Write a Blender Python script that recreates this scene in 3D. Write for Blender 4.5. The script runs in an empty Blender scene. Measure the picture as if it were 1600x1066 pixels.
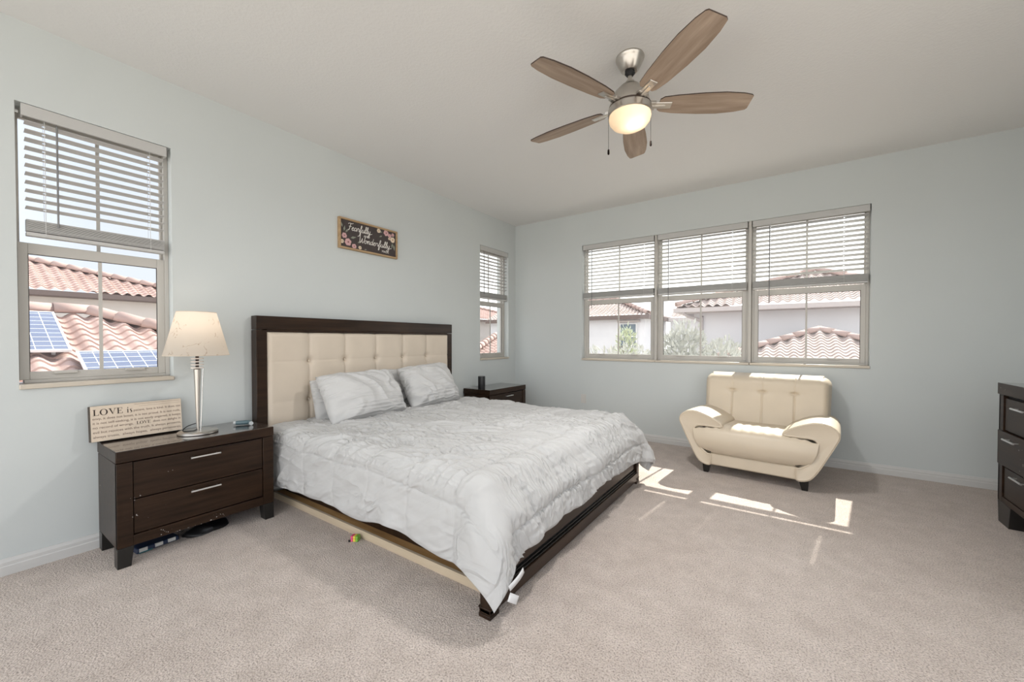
import bpy, bmesh, math, random
import numpy as np
from mathutils import Vector, Matrix
random.seed(7)
SC = bpy.context.scene
COL = SC.collection
PI = math.pi
# ------------------------------------------------------------------ camera, sky, sun, exposure
CAM = bpy.data.cameras.new('camera'); CAMO = bpy.data.objects.new('camera', CAM); COL.objects.link(CAMO)
CAM.sensor_width = 36.0; CAM.sensor_fit = 'HORIZONTAL'
CAM.lens = 36.0 * 626.43 / 1600.0
CAM.shift_y = (541.7 - 533.0) / 1600.0
CAM.clip_start = 0.05; CAM.clip_end = 500
CAMO.location = (3.2666, -4.8076, 1.19)
CAMO.rotation_euler = (math.radians(90 - 0.8537), 0, 0.605443)
SC.camera = CAMO
SC.view_settings.view_transform = 'Standard'
SC.view_settings.look = 'None'
SC.view_settings.exposure = 0.36
SC.view_settings.gamma = 1.0
SC.view_settings.use_curve_mapping = False
SKY, SUN_E = 0.72, 8.0
W = bpy.data.worlds.new('sky'); SC.world = W; W.use_nodes = True
wn = W.node_tree.nodes; wl = W.node_tree.links
wtc = wn.new('ShaderNodeTexCoord'); wsep = wn.new('ShaderNodeSeparateXYZ'); wl.new(wtc.outputs['Generated'], wsep.inputs[0])
wr = wn.new('ShaderNodeMapRange'); wr.inputs['From Min'].default_value = 0.3; wr.inputs['From Max'].default_value = 0.8
wl.new(wsep.outputs['Y'], wr.inputs['Value'])
wz = wn.new('ShaderNodeMapRange'); wz.inputs['From Min'].default_value = 0.0; wz.inputs['From Max'].default_value = 0.8
wl.new(wsep.outputs['Z'], wz.inputs['Value'])
wm1 = wn.new('ShaderNodeMix'); wm1.data_type = 'RGBA'; wl.new(wr.outputs[0], wm1.inputs['Factor'])
wm1.inputs[6].default_value = (1.03, 1.07, 1.13, 1); wm1.inputs[7].default_value = (2.9, 2.84, 2.74, 1)
wm2 = wn.new('ShaderNodeMix'); wm2.data_type = 'RGBA'; wl.new(wz.outputs[0], wm2.inputs['Factor'])
wl.new(wm1.outputs[2], wm2.inputs[6]); wm2.inputs[7].default_value = (0.95, 1.10, 1.40, 1)
# unseen sky behind the camera, brightened as added fill for the room
wfill = wn.new('ShaderNodeMapRange'); wfill.inputs['From Min'].default_value = 0.15; wfill.inputs['From Max'].default_value = -0.75
wfill.inputs['To Min'].default_value = 1.0; wfill.inputs['To Max'].default_value = 2.3
wl.new(wsep.outputs['Y'], wfill.inputs['Value'])
wms = wn.new('ShaderNodeMath'); wms.operation = 'MULTIPLY'; wms.inputs[1].default_value = SKY
wl.new(wfill.outputs[0], wms.inputs[0])
wck = wn.new('ShaderNodeMapRange'); wck.inputs['From Min'].default_value = -0.05; wck.inputs['From Max'].default_value = -0.35
wl.new(wsep.outputs['Y'], wck.inputs['Value'])
wm3 = wn.new('ShaderNodeMix'); wm3.data_type = 'RGBA'; wl.new(wck.outputs[0], wm3.inputs['Factor']); wl.new(wm2.outputs[2], wm3.inputs[6]); wm3.inputs[7].default_value = (1.03, 1.06, 1.09, 1)
wl.new(wm3.outputs[2], wn['Background'].inputs['Color']); wl.new(wms.outputs[0], wn['Background'].inputs['Strength'])
SUN = bpy.data.lights.new('sun', 'SUN'); SUNO = bpy.data.objects.new('sun', SUN); COL.objects.link(SUNO)
SUN.energy = SUN_E; SUN.color = (1.0, 0.95, 0.86); SUN.angle = math.radians(0.53)
SUNO.rotation_euler = Vector((-0.138, -1.0, -1.03)).to_track_quat('-Z', 'Y').to_euler()
SUNO.location = (3, 10, 12)

# ------------------------------------------------------------------ materials
def srgb(r, g, b):
    return tuple(((c/255)/12.92 if c/255 <= 0.04045 else ((c/255+0.055)/1.055)**2.4) for c in (r, g, b))
class NT:
    def __init__(s, name):
        s.m = bpy.data.materials.new(name); s.m.use_nodes = True
        s.n = s.m.node_tree.nodes; s.l = s.m.node_tree.links
        s.p = s.n['Principled BSDF']; s.out = s.n['Material Output']
    def new(s, t, **k):
        n = s.n.new(t)
        for a, v in k.items(): setattr(n, a, v)
        return n
    def coord(s, kind='Object', scale=None):
        tc = s.new('ShaderNodeTexCoord'); o = tc.outputs[kind]
        if scale is not None:
            mp = s.new('ShaderNodeMapping'); mp.inputs['Scale'].default_value = scale
            s.l.new(o, mp.inputs['Vector']); o = mp.outputs[0]
        return o
    def noise(s, vec, scale, detail=2.0, rough=0.5):
        n = s.new('ShaderNodeTexNoise'); n.inputs['Scale'].default_value = scale
        n.inputs['Detail'].default_value = detail; n.inputs['Roughness'].default_value = rough
        s.l.new(vec, n.inputs['Vector']); return n.outputs['Fac']
    def ramp(s, fac, stops):
        r = s.new('ShaderNodeValToRGB'); e = r.color_ramp.elements
        while len(e) < len(stops): e.new(0.5)
        for i, (p, c) in enumerate(stops):
            e[i].position = p; e[i].color = (*c, 1) if len(c) == 3 else c
        s.l.new(fac, r.inputs[0]); return r.outputs[0]
    def bump(s, h, strength, dist):
        b = s.new('ShaderNodeBump'); b.inputs['Strength'].default_value = strength
        b.inputs['Distance'].default_value = dist; s.l.new(h, b.inputs['Height'])
        s.l.new(b.outputs[0], s.p.inputs['Normal']); return b
    def mix(s, fac, a, b):
        m = s.new('ShaderNodeMix'); m.data_type = 'RGBA'
        for i, v in ((0, fac), (6, a), (7, b)):
            if isinstance(v, (tuple, float, int)):
                m.inputs[i].default_value = (*v, 1) if isinstance(v, tuple) and len(v) == 3 else v
            else: s.l.new(v, m.inputs[i])
        return m.outputs[2]
def plain(name, col, rough=0.6, metal=0.0, spec=0.5, noise=0.0, nscale=8.0, bump=0.0, bscale=200.0, coat=0.0):
    t = NT(name); t.p.inputs['Base Color'].default_value = (*col, 1)
    t.p.inputs['Roughness'].default_value = rough; t.p.inputs['Metallic'].default_value = metal
    t.p.inputs['Specular IOR Level'].default_value = spec; t.p.inputs['Coat Weight'].default_value = coat
    if noise or bump: v = t.coord()
    if noise:
        f = t.noise(v, nscale, 3)
        t.l.new(t.ramp(f, [(0.25, tuple(c*(1-noise) for c in col)), (0.75, tuple(min(1, c*(1+noise)) for c in col))]), t.p.inputs['Base Color'])
    if bump: t.bump(t.noise(v, bscale, 2), bump, 0.002)
    return t.m
def wall_mat():
    t = NT('pale_aqua_wall_paint'); v = t.coord()
    f = t.noise(v, 1.3, 2)
    t.l.new(t.ramp(f, [(0.3, (0.575, 0.607, 0.602)), (0.7, (0.595, 0.627, 0.622))]), t.p.inputs['Base Color'])
    t.p.inputs['Roughness'].default_value = 0.75; t.p.inputs['Specular IOR Level'].default_value = 0.25
    t.bump(t.noise(v, 160, 3), 0.12, 0.002)
    return t.m
def ceiling_mat():
    t = NT('textured_ceiling_paint'); v = t.coord()
    t.p.inputs['Base Color'].default_value = (0.76, 0.757, 0.745, 1); t.p.inputs['Roughness'].default_value = 0.9
    t.p.inputs['Specular IOR Level'].default_value = 0.15
    a = t.noise(v, 55, 3, 0.55); r = t.ramp(a, [(0.42, (0, 0, 0)), (0.62, (1, 1, 1))])
    t.bump(r, 0.16, 0.003)
    return t.m
def carpet_mat():
    t = NT('beige_frieze_carpet'); v = t.coord()
    big = t.noise(v, 1.7, 4, 0.6); mid = t.noise(v, 9, 4, 0.6)
    fine = t.noise(v, 150, 3, 0.7)
    vo = t.new('ShaderNodeTexVoronoi'); vo.inputs['Scale'].default_value = 130
    d = t.noise(v, 60, 2); vm = t.new('ShaderNodeVectorMath'); vm.operation = 'ADD'
    sc = t.new('ShaderNodeVectorMath'); sc.operation = 'SCALE'; sc.inputs['Scale'].default_value = 0.01
    nn = t.new('ShaderNodeTexNoise'); nn.inputs['Scale'].default_value = 45; t.l.new(v, nn.inputs['Vector'])
    t.l.new(nn.outputs['Color'], sc.inputs[0]); t.l.new(v, vm.inputs[0]); t.l.new(sc.outputs[0], vm.inputs[1])
    t.l.new(vm.outputs[0], vo.inputs['Vector'])
    c1 = t.ramp(big, [(0.3, (0.635, 0.545, 0.487)), (0.7, (0.71, 0.62, 0.562))])
    c2 = t.ramp(mid, [(0.3, (0.84, 0.83, 0.82)), (0.7, (1.0, 1.0, 1.0))])
    c3 = t.ramp(fine, [(0.33, (0.42, 0.40, 0.385)), (0.53, (1.0, 1.0, 1.0))])  # shade in the pile creases is put into the colour here
    m1 = t.new('ShaderNodeMix'); m1.data_type = 'RGBA'; m1.blend_type = 'MULTIPLY'; m1.inputs[0].default_value = 1
    t.l.new(c1, m1.inputs[6]); t.l.new(c2, m1.inputs[7])
    m2 = t.new('ShaderNodeMix'); m2.data_type = 'RGBA'; m2.blend_type = 'MULTIPLY'; m2.inputs[0].default_value = 1
    t.l.new(m1.outputs[2], m2.inputs[6]); t.l.new(c3, m2.inputs[7])
    t.l.new(m2.outputs[2], t.p.inputs['Base Color'])
    t.p.inputs['Roughness'].default_value = 1.0; t.p.inputs['Specular IOR Level'].default_value = 0.05
    t.p.inputs['Sheen Weight'].default_value = 0.2; t.p.inputs['Sheen Roughness'].default_value = 0.5
    ad = t.new('ShaderNodeMath'); ad.operation = 'ADD'
    t.l.new(fine, ad.inputs[0]); t.l.new(vo.outputs['Distance'], ad.inputs[1])
    ad2 = t.new('ShaderNodeMath'); ad2.operation = 'ADD'; t.l.new(ad.outputs[0], ad2.inputs[0]); ad2.inputs[1].default_value = 0.0
    t.bump(ad2.outputs[0], 0.75, 0.007)
    return t.m
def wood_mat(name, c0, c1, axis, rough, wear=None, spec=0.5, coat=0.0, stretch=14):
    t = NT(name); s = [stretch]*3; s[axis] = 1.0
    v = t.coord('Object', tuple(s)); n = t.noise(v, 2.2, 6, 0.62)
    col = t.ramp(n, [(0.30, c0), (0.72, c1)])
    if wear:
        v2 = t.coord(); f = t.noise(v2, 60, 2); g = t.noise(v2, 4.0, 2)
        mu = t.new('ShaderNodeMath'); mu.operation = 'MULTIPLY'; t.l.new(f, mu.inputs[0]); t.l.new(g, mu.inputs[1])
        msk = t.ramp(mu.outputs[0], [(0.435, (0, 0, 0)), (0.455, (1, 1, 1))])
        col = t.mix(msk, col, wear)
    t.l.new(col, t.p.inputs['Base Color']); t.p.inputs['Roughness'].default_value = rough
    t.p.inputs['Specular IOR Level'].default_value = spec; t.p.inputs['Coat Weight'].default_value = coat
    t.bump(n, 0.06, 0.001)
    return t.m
def glass_mat():
    t = NT('window_glass'); t.n.remove(t.p)
    tr = t.new('ShaderNodeBsdfTransparent'); tr.inputs[0].default_value = (0.97, 0.98, 0.98, 1)
    gl = t.new('ShaderNodeBsdfGlossy'); gl.inputs['Roughness'].default_value = 0.02
    lw = t.new('ShaderNodeLayerWeight'); lw.inputs['Blend'].default_value = 0.5
    pw_ = t.new('ShaderNodeMath'); pw_.operation = 'POWER'; pw_.inputs[1].default_value = 5.0; t.l.new(lw.outputs['Facing'], pw_.inputs[0])
    fr = t.new('ShaderNodeMath'); fr.operation = 'MULTIPLY_ADD'; fr.inputs[1].default_value = 0.6; fr.inputs[2].default_value = 0.02; t.l.new(pw_.outputs[0], fr.inputs[0])
    mx = t.new('ShaderNodeMixShader'); t.l.new(fr.outputs[0], mx.inputs[0]); t.l.new(tr.outputs[0], mx.inputs[1]); t.l.new(gl.outputs[0], mx.inputs[2])
    t.l.new(mx.outputs[0], t.out.inputs[0]); return t.m
def translucent_mat(name, col, tcol, fac, fibres=False, rough=0.6, emit=None):
    t = NT(name); t.n.remove(t.p)
    df = t.new('ShaderNodeBsdfPrincipled'); df.inputs['Base Color'].default_value = (*col, 1); df.inputs['Roughness'].default_value = rough
    df.inputs['Specular IOR Level'].default_value = 0.3
    if emit: df.inputs['Emission Color'].default_value = (*emit[0], 1); df.inputs['Emission Strength'].default_value = emit[1]
    tl = t.new('ShaderNodeBsdfTranslucent'); tl.inputs[0].default_value = (*tcol, 1)
    if fibres:
        v = t.coord('Object', (1, 1, 1)); n = t.new('ShaderNodeTexNoise'); n.inputs['Scale'].default_value = 9; n.inputs['Detail'].default_value = 3; n.inputs['Distortion'].default_value = 1.4
        t.l.new(v, n.inputs['Vector'])
        line = t.ramp(n.outputs['Fac'], [(0.485, (1, 1, 1)), (0.5, (0.62, 0.52, 0.42)), (0.515, (1, 1, 1))])
        g = t.noise(v, 11, 2); msk = t.ramp(g, [(0.53, (0, 0, 0)), (0.58, (1, 1, 1))])
        pat = t.mix(msk, (1.0, 1.0, 1.0), line)
        for sh, c in ((df, col), (tl, tcol)):
            mm = t.new('ShaderNodeMix'); mm.data_type = 'RGBA'; mm.blend_type = 'MULTIPLY'; mm.inputs[0].default_value = 1
            mm.inputs[6].default_value = (*c, 1); t.l.new(pat, mm.inputs[7]); t.l.new(mm.outputs[2], sh.inputs[0])
    mx = t.new('ShaderNodeMixShader'); mx.inputs[0].default_value = fac
    t.l.new(df.outputs[0], mx.inputs[1]); t.l.new(tl.outputs[0], mx.inputs[2]); t.l.new(mx.outputs[0], t.out.inputs[0])
    return t.m
def leather_mat(name, c, rough=0.42):
    t = NT(name); v = t.coord()
    f = t.noise(v, 5, 3); t.l.new(t.ramp(f, [(0.3, tuple(x*0.95 for x in c)), (0.7, c)]), t.p.inputs['Base Color'])
    t.p.inputs['Roughness'].default_value = rough; t.p.inputs['Specular IOR Level'].default_value = 0.4
    vo = t.new('ShaderNodeTexVoronoi'); vo.inputs['Scale'].default_value = 220; t.l.new(v, vo.inputs['Vector'])
    t.bump(vo.outputs['Distance'], 0.06, 0.001); return t.m
def cloth_mat(name, c, sheen=0.15, wrinkle=0.55):
    t = NT(name); v = t.coord()
    t.p.inputs['Base Color'].default_value = (*c, 1); t.p.inputs['Roughness'].default_value = 0.85
    t.p.inputs['Specular IOR Level'].default_value = 0.15; t.p.inputs['Sheen Weight'].default_value = sheen
    mp = t.new('ShaderNodeMapping'); mp.inputs['Rotation'].default_value = (0, 0, math.radians(-33)); mp.inputs['Scale'].default_value = (1.3, 27, 9)
    t.l.new(v, mp.inputs['Vector'])
    n1 = t.new('ShaderNodeTexNoise'); n1.inputs['Scale'].default_value = 1.0; n1.inputs['Detail'].default_value = 1.5; n1.inputs['Distortion'].default_value = 0.3
    t.l.new(mp.outputs[0], n1.inputs['Vector'])
    rg = t.ramp(n1.outputs['Fac'], [(0.38, (0, 0, 0)), (0.5, (1, 1, 1)), (0.62, (0, 0, 0))])
    mk = t.ramp(t.noise(v, 2.2, 2), [(0.36, (0, 0, 0)), (0.56, (1, 1, 1))])
    mm = t.new('ShaderNodeMix'); mm.data_type = 'RGBA'; mm.blend_type = 'MULTIPLY'; mm.inputs[0].default_value = 1; t.l.new(rg, mm.inputs[6]); t.l.new(mk, mm.inputs[7])
    t.bump(mm.outputs[2], wrinkle, 0.014); return t.m
def tile_mat(name, c0, c1):
    t = NT(name); v = t.coord()
    f = t.noise(v, 1.9, 4); t.l.new(t.ramp(f, [(0.3, c0), (0.7, c1)]), t.p.inputs['Base Color'])
    t.p.inputs['Roughness'].default_value = 0.85; return t.m
def solar_mat():
    t = NT('solar_cells'); v = t.coord()
    br = t.new('ShaderNodeTexBrick'); br.offset = 0.0; br.inputs['Scale'].default_value = 1.0
    br.inputs['Brick Width'].default_value = 0.164; br.inputs['Row Height'].default_value = 0.164
    br.inputs['Mortar Size'].default_value = 0.004; br.inputs['Mortar Smooth'].default_value = 0.1
    br.inputs['Color1'].default_value = (0.115, 0.135, 0.20, 1); br.inputs['Color2'].default_value = (0.135, 0.155, 0.22, 1)
    br.inputs['Mortar'].default_value = (0.75, 0.77, 0.80, 1)
    t.l.new(v, br.inputs['Vector']); t.l.new(br.outputs['Color'], t.p.inputs['Base Color'])
    t.p.inputs['Roughness'].default_value = 0.5; t.p.inputs['Specular IOR Level'].default_value = 0.2; return t.m
M = dict(
    wall=wall_mat(), ceil=ceiling_mat(), carpet=carpet_mat(), glass=glass_mat(),
    trim=plain('white_trim_paint', (0.60, 0.595, 0.58), 0.45),
    sill=plain('cream_marble_sill', (0.56, 0.50, 0.415), 0.35, noise=0.05, nscale=6),
    frame=plain('almond_window_frame', (0.50, 0.48, 0.445), 0.45),
    gasket=plain('dark_gasket', (0.05, 0.045, 0.04), 0.6),
    blind=plain('white_faux_wood_blind', (0.51, 0.505, 0.49), 0.5),
    wand=plain('grey_wand', (0.20, 0.20, 0.20), 0.3),
    cord=plain('white_cord', (0.75, 0.75, 0.74), 0.8),
    wood=wood_mat('espresso_wood', (0.013, 0.0068, 0.0039), (0.040, 0.021, 0.0115), 1, 0.33, wear=(0.45, 0.42, 0.4), spec=0.22),
    woodx=wood_mat('espresso_wood_lengthwise', (0.013, 0.007, 0.0042), (0.042, 0.022, 0.012), 1, 0.30, spec=0.28),
    woodtop=wood_mat('espresso_satin_top_painted_sheen', (0.030, 0.021, 0.016), (0.060, 0.043, 0.034), 1, 0.24, spec=0.8, coat=0.8),  # top reflection put into a lighter base colour, besides the real satin gloss
    gapdark=plain('shadow_gap_black', (0.004, 0.003, 0.003), 0.8),
    bareboard=wood_mat('bare_pine_edge', (0.50, 0.40, 0.28), (0.62, 0.51, 0.37), 0, 0.6),
    chip=wood_mat('raw_brown_board', (0.33, 0.17, 0.06), (0.62, 0.38, 0.16), 0, 0.7, stretch=5),
    headleather=leather_mat('taupe_headboard_leather', (0.65, 0.565, 0.465), 0.45),
    cream=leather_mat('cream_chair_leather', (0.62, 0.53, 0.41), 0.40),
    seam=plain('shaded_seam_thread', (0.25, 0.20, 0.14), 0.8),
    linen=cloth_mat('white_cotton', (0.505, 0.502, 0.495)), pillow=cloth_mat('white_pillow_cotton', (0.56, 0.557, 0.55)),
    mattress=cloth_mat('cream_mattress_ticking', (0.66, 0.58, 0.46)),
    bronze=plain('dark_bronze', (0.004, 0.003, 0.0025), 0.9, 0.0, 0.0),
    nickel=plain('brushed_nickel', (0.56, 0.53, 0.49), 0.30, 1.0), chrome=plain('bright_chrome', (0.82, 0.82, 0.82), 0.18, 1.0),
    handle=plain('satin_steel_handle', (0.78, 0.77, 0.75), 0.3, 1.0),
    acrylic=plain('pale_acrylic', (0.80, 0.72, 0.66), 0.15), black=plain('black_plastic', (0.008, 0.008, 0.009), 0.45),
    blackleg=plain('black_lacquer_leg', (0.012, 0.011, 0.010), 0.3),
    shade=translucent_mat('fibre_paper_shade', (0.74, 0.69, 0.62), (0.86, 0.78, 0.69), 0.62, True),
    bowl=translucent_mat('frosted_glass_bowl', (0.75, 0.65, 0.52), (0.98, 0.86, 0.70), 0.7, False, 0.3),
    blade=wood_mat('driftwood_blade', (0.24, 0.17, 0.12), (0.46, 0.355, 0.27), 0, 0.55, stretch=10),
    bladeedge=plain('dark_blade_edge', (0.045, 0.026, 0.018), 0.5),
    signface=plain('aged_cream_sign', (0.66, 0.56, 0.45), 0.8, noise=0.05, nscale=20), signside=plain('brown_sign_edge', (0.06, 0.045, 0.033), 0.7),
    ink=plain('dark_brown_ink', (0.035, 0.022, 0.018), 0.8), inkpale=plain('faded_brown_ink', (0.16, 0.105, 0.085), 0.8),
    board=plain('charcoal_sign_board', (0.060, 0.047, 0.045), 0.8, noise=0.12, nscale=30),
    oak=wood_mat('oak_sign_frame', (0.34, 0.22, 0.11), (0.50, 0.35, 0.20), 1, 0.6),
    chalk=plain('chalk_white_lettering', (0.78, 0.75, 0.70), 0.8), pink=plain('dusty_pink_petal', (0.62, 0.38, 0.38), 0.8), blush=plain('cream_petal', (0.74, 0.62, 0.47), 0.8),
    leafp=plain('sage_painted_leaf', (0.26, 0.28, 0.22), 0.8), flowereye=plain('maroon_flower_eye', (0.2, 0.07, 0.07), 0.8),
    bluegrey=plain('slate_blue_plastic', (0.10, 0.16, 0.18), 0.35), greycap=plain('pale_grey_cap', (0.55, 0.58, 0.58), 0.4),
    outlet=plain('white_outlet_plastic', (0.62, 0.61, 0.58), 0.4),
    navy=plain('navy_wrapper', (0.010, 0.022, 0.06), 0.4), tag=plain('white_satin_tag', (0.72, 0.72, 0.72), 0.5), tealp=plain('teal_print', (0.02, 0.14, 0.16), 0.5),
    toyp=plain('toy_pink', (0.75, 0.10, 0.22), 0.4), toyy=plain('toy_yellow', (0.85, 0.62, 0.10), 0.4), toyg=plain('toy_green', (0.22, 0.48, 0.06), 0.4), toyk=plain('toy_black', (0.02, 0.02, 0.02), 0.4),
    rtile=tile_mat('terracotta_tile', (0.36, 0.24, 0.205), (0.48, 0.345, 0.305)), rtileb=tile_mat('sandy_pink_tile', (0.36, 0.28, 0.25), (0.47, 0.385, 0.35)),
    cap=tile_mat('ridge_cap_tile', (0.35, 0.24, 0.21), (0.45, 0.33, 0.29)),
    stucco=plain('pale_stucco', (0.60, 0.56, 0.53), 0.9, noise=0.03, nscale=2), stuccol=plain('lilac_grey_stucco', (0.60, 0.592, 0.61), 0.9, noise=0.03, nscale=2),
    fascia=plain('brown_fascia', (0.13, 0.095, 0.085), 0.7), fascial=plain('pinkish_fascia', (0.44, 0.395, 0.385), 0.7),
    extglass=plain('dark_reflective_pane', (0.12, 0.15, 0.18), 0.1), extframe=plain('white_house_window_frame', (0.65, 0.64, 0.64), 0.6),
    solar=solar_mat(), alu=plain('white_panel_frame', (0.78, 0.78, 0.79), 0.4),
    leaf=plain('silvery_green_leaf', (0.58, 0.575, 0.53), 0.7, noise=0.25, nscale=3), leafl=plain('lime_leaf', (0.56, 0.60, 0.44), 0.7, noise=0.2, nscale=3),
    bark=plain('grey_bark', (0.22, 0.19, 0.16), 0.9), ground_bounce=plain('pale_bounce_ground', (0.55, 0.52, 0.47), 0.95, noise=0.08, nscale=.5),  # invented surface: ground made pale to bounce extra light indoors
)
# ------------------------------------------------------------------ mesh helpers
class MB:
    def __init__(s): s.v = []; s.f = []; s.mi = []
    def add(s, verts, faces, mi=0):
        o = len(s.v); s.v += [tuple(map(float, p)) for p in verts]
        for f in faces: s.f.append(tuple(i+o for i in f)); s.mi.append(mi)
        return s
    def box(s, x0, x1, y0, y1, z0, z1, mi=0, top=None):
        # top=(x0,x1,y0,y1): different top rectangle (taper)
        t = top or (x0, x1, y0, y1)
        v = [(x0,y0,z0),(x1,y0,z0),(x1,y1,z0),(x0,y1,z0),(t[0],t[2],z1),(t[1],t[2],z1),(t[1],t[3],z1),(t[0],t[3],z1)]
        return s.add(v, [(0,3,2,1),(4,5,6,7),(0,1,5,4),(1,2,6,5),(2,3,7,6),(3,0,4,7)], mi)
    def rings(s, rings, closed=True, cap=True, mi=0):
        n = len(rings[0]); v = [p for r in rings for p in r]; f = []
        for k in range(len(rings)-1):
            for i in range(n if closed else n-1):
                a = k*n+i; b = k*n+(i+1) % n; f.append((a, b, b+n, a+n))
        if cap and closed:
            f.append(tuple(range(n-1, -1, -1))); o = (len(rings)-1)*n; f.append(tuple(o+i for i in range(n)))
        return s.add(v, f, mi)
    def lathe(s, prof, n=32, c=(0, 0, 0), cap=True, mi=0):
        return s.rings([[(c[0]+r*math.cos(2*PI*i/n), c[1]+r*math.sin(2*PI*i/n), c[2]+z) for i in range(n)] for r, z in prof], True, cap, mi)
    def tube(s, pts, r, n=8, mi=0, cap=True):
        pts = [Vector(p) for p in pts]; rs = r if isinstance(r, (list, tuple)) else [r]*len(pts)
        T = [(pts[min(i+1, len(pts)-1)]-pts[max(i-1, 0)]).normalized() for i in range(len(pts))]
        up = Vector((0, 0, 1)) if abs(T[0].z) < 0.9 else Vector((1, 0, 0))
        N = T[0].cross(up).normalized(); out = []
        for p, t, rr in zip(pts, T, rs):
            N = (N - t*N.dot(t)).normalized(); B = t.cross(N)
            out.append([tuple(p+(N*math.cos(2*PI*i/n)+B*math.sin(2*PI*i/n))*rr) for i in range(n)])
        return s.rings(out, True, cap, mi)
    def prism(s, poly, axis, a, b, mi=0, side=None):
        # poly: 2D outline; extruded along axis from a to b. axis 0: poly=(y,z); 1: (x,z); 2: (x,y)
        def P(p, t): return {0: (t, p[0], p[1]), 1: (p[0], t, p[1]), 2: (p[0], p[1], t)}[axis]
        n = len(poly); v = [P(p, a) for p in poly]+[P(p, b) for p in poly]
        o = len(s.v); s.v += [tuple(map(float, q)) for q in v]
        s.f.append(tuple(o+i for i in range(n))); s.mi.append(mi); s.f.append(tuple(o+2*n-1-i for i in range(n))); s.mi.append(mi)
        for i in range(n):
            j = (i+1) % n; s.f.append((o+i, o+n+i, o+n+j, o+j)); s.mi.append(mi if side is None else side)
        return s
    def grid(s, P, mi=0, closed_u=False):
        P = np.asarray(P); nu, nv = P.shape[:2]
        o = len(s.v); s.v += [tuple(map(float, q)) for q in P.reshape(-1, 3)]
        for i in range(nu if closed_u else nu-1):
            for j in range(nv-1):
                a = o+i*nv+j; b = o+((i+1) % nu)*nv+j; s.f.append((a, b, b+1, a+1)); s.mi.append(mi)
        return s
    def build(s, name, mats, parent=None, bevel=0.0, seg=2, smooth=35, subsurf=0, solid=0.0, fix=True):
        me = bpy.data.meshes.new(name); me.from_pydata(s.v, [], s.f)
        if not isinstance(mats, (list, tuple)): mats = [mats]
        for m in mats: me.materials.append(M[m] if isinstance(m, str) else m)
        me.polygons.foreach_set('material_index', s.mi)
        if fix:
            bm = bmesh.new(); bm.from_mesh(me); bmesh.ops.recalc_face_normals(bm, faces=bm.faces); bm.to_mesh(me); bm.free()
        if smooth:
            me.polygons.foreach_set('use_smooth', [True]*len(me.polygons)); me.set_sharp_from_angle(angle=math.radians(smooth))
        me.update()
        o = bpy.data.objects.new(name, me); COL.objects.link(o)
        if parent is not None: o.parent = parent
        if solid: m = o.modifiers.new('thickness', 'SOLIDIFY'); m.thickness = solid; m.offset = -1
        if bevel: m = o.modifiers.new('bevel', 'BEVEL'); m.width = bevel; m.segments = seg; m.limit_method = 'ANGLE'; m.angle_limit = math.radians(40)
        if subsurf: m = o.modifiers.new('subdivision', 'SUBSURF'); m.levels = subsurf; m.render_levels = subsurf
        return o
def tag(o, label=None, cat=None, group=None, kind=None):
    if label: o['label'] = label
    if cat: o['category'] = cat
    if group: o['group'] = group
    if kind: o['kind'] = kind
    return o
def thing(name, label, cat, loc=(0, 0, 0), rz=0.0, group=None, kind=None):
    o = bpy.data.objects.new(name, None); COL.objects.link(o); o.location = loc; o.rotation_euler = (0, 0, rz)
    o.empty_display_size = 0.1
    return tag(o, label, cat, group, kind)
def copy_tree(o, parent=None):
    c = o.copy(); COL.objects.link(c); c.parent = parent
    for ch in list(o.children): copy_tree(ch, c)
    return c
def BX(name, mats, parent, *b, bevel=0.003, **k):
    return MB().box(*b).build(name, mats, parent, bevel=bevel, **k)
def spline(pts, n, closed=False):
    pts = [np.array(p, float) for p in pts]; m = len(pts); out = []
    segs = m if closed else m-1
    for k in range(segs):
        if closed: p0, p1, p2, p3 = pts[(k-1) % m], pts[k], pts[(k+1) % m], pts[(k+2) % m]
        else: p0, p1, p2, p3 = pts[max(k-1, 0)], pts[k], pts[k+1], pts[min(k+2, m-1)]
        for i in range(n):
            t = i/n; out.append(0.5*((2*p1)+(-p0+p2)*t+(2*p0-5*p1+4*p2-p3)*t*t+(-p0+3*p1-3*p2+p3)*t**3))
    if not closed: out.append(pts[-1])
    return [tuple(p) for p in out]
def vnoise(x, y, seed=0):
    r = np.random.RandomState(seed).rand(64, 64)
    xi = np.floor(x).astype(int); yi = np.floor(y).astype(int); fx = x-xi; fy = y-yi
    fx = fx*fx*(3-2*fx); fy = fy*fy*(3-2*fy)
    g = lambda a, b: r[a % 64, b % 64]
    return (g(xi, yi)*(1-fx)+g(xi+1, yi)*fx)*(1-fy)+(g(xi, yi+1)*(1-fx)+g(xi+1, yi+1)*fx)*fy
def text_mesh(name, body, size, mat, parent, loc, rot, depth=0.0004, align='LEFT', sx=1.0):
    cu = bpy.data.curves.new(name, 'FONT'); cu.body = body; cu.size = size; cu.extrude = depth; cu.align_x = align
    o = bpy.data.objects.new(name+'_curve', cu); COL.objects.link(o)
    dg = bpy.context.evaluated_depsgraph_get(); me = bpy.data.meshes.new_from_object(o.evaluated_get(dg))
    bpy.data.objects.remove(o); bpy.data.curves.remove(cu)
    me.materials.clear(); me.materials.append(M[mat]); me.name = name
    w = max((v.co.x for v in me.vertices), default=0)
    r = bpy.data.objects.new(name, me); COL.objects.link(r); r.parent = parent; r.location = loc; r.rotation_euler = rot
    return r, w
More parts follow.
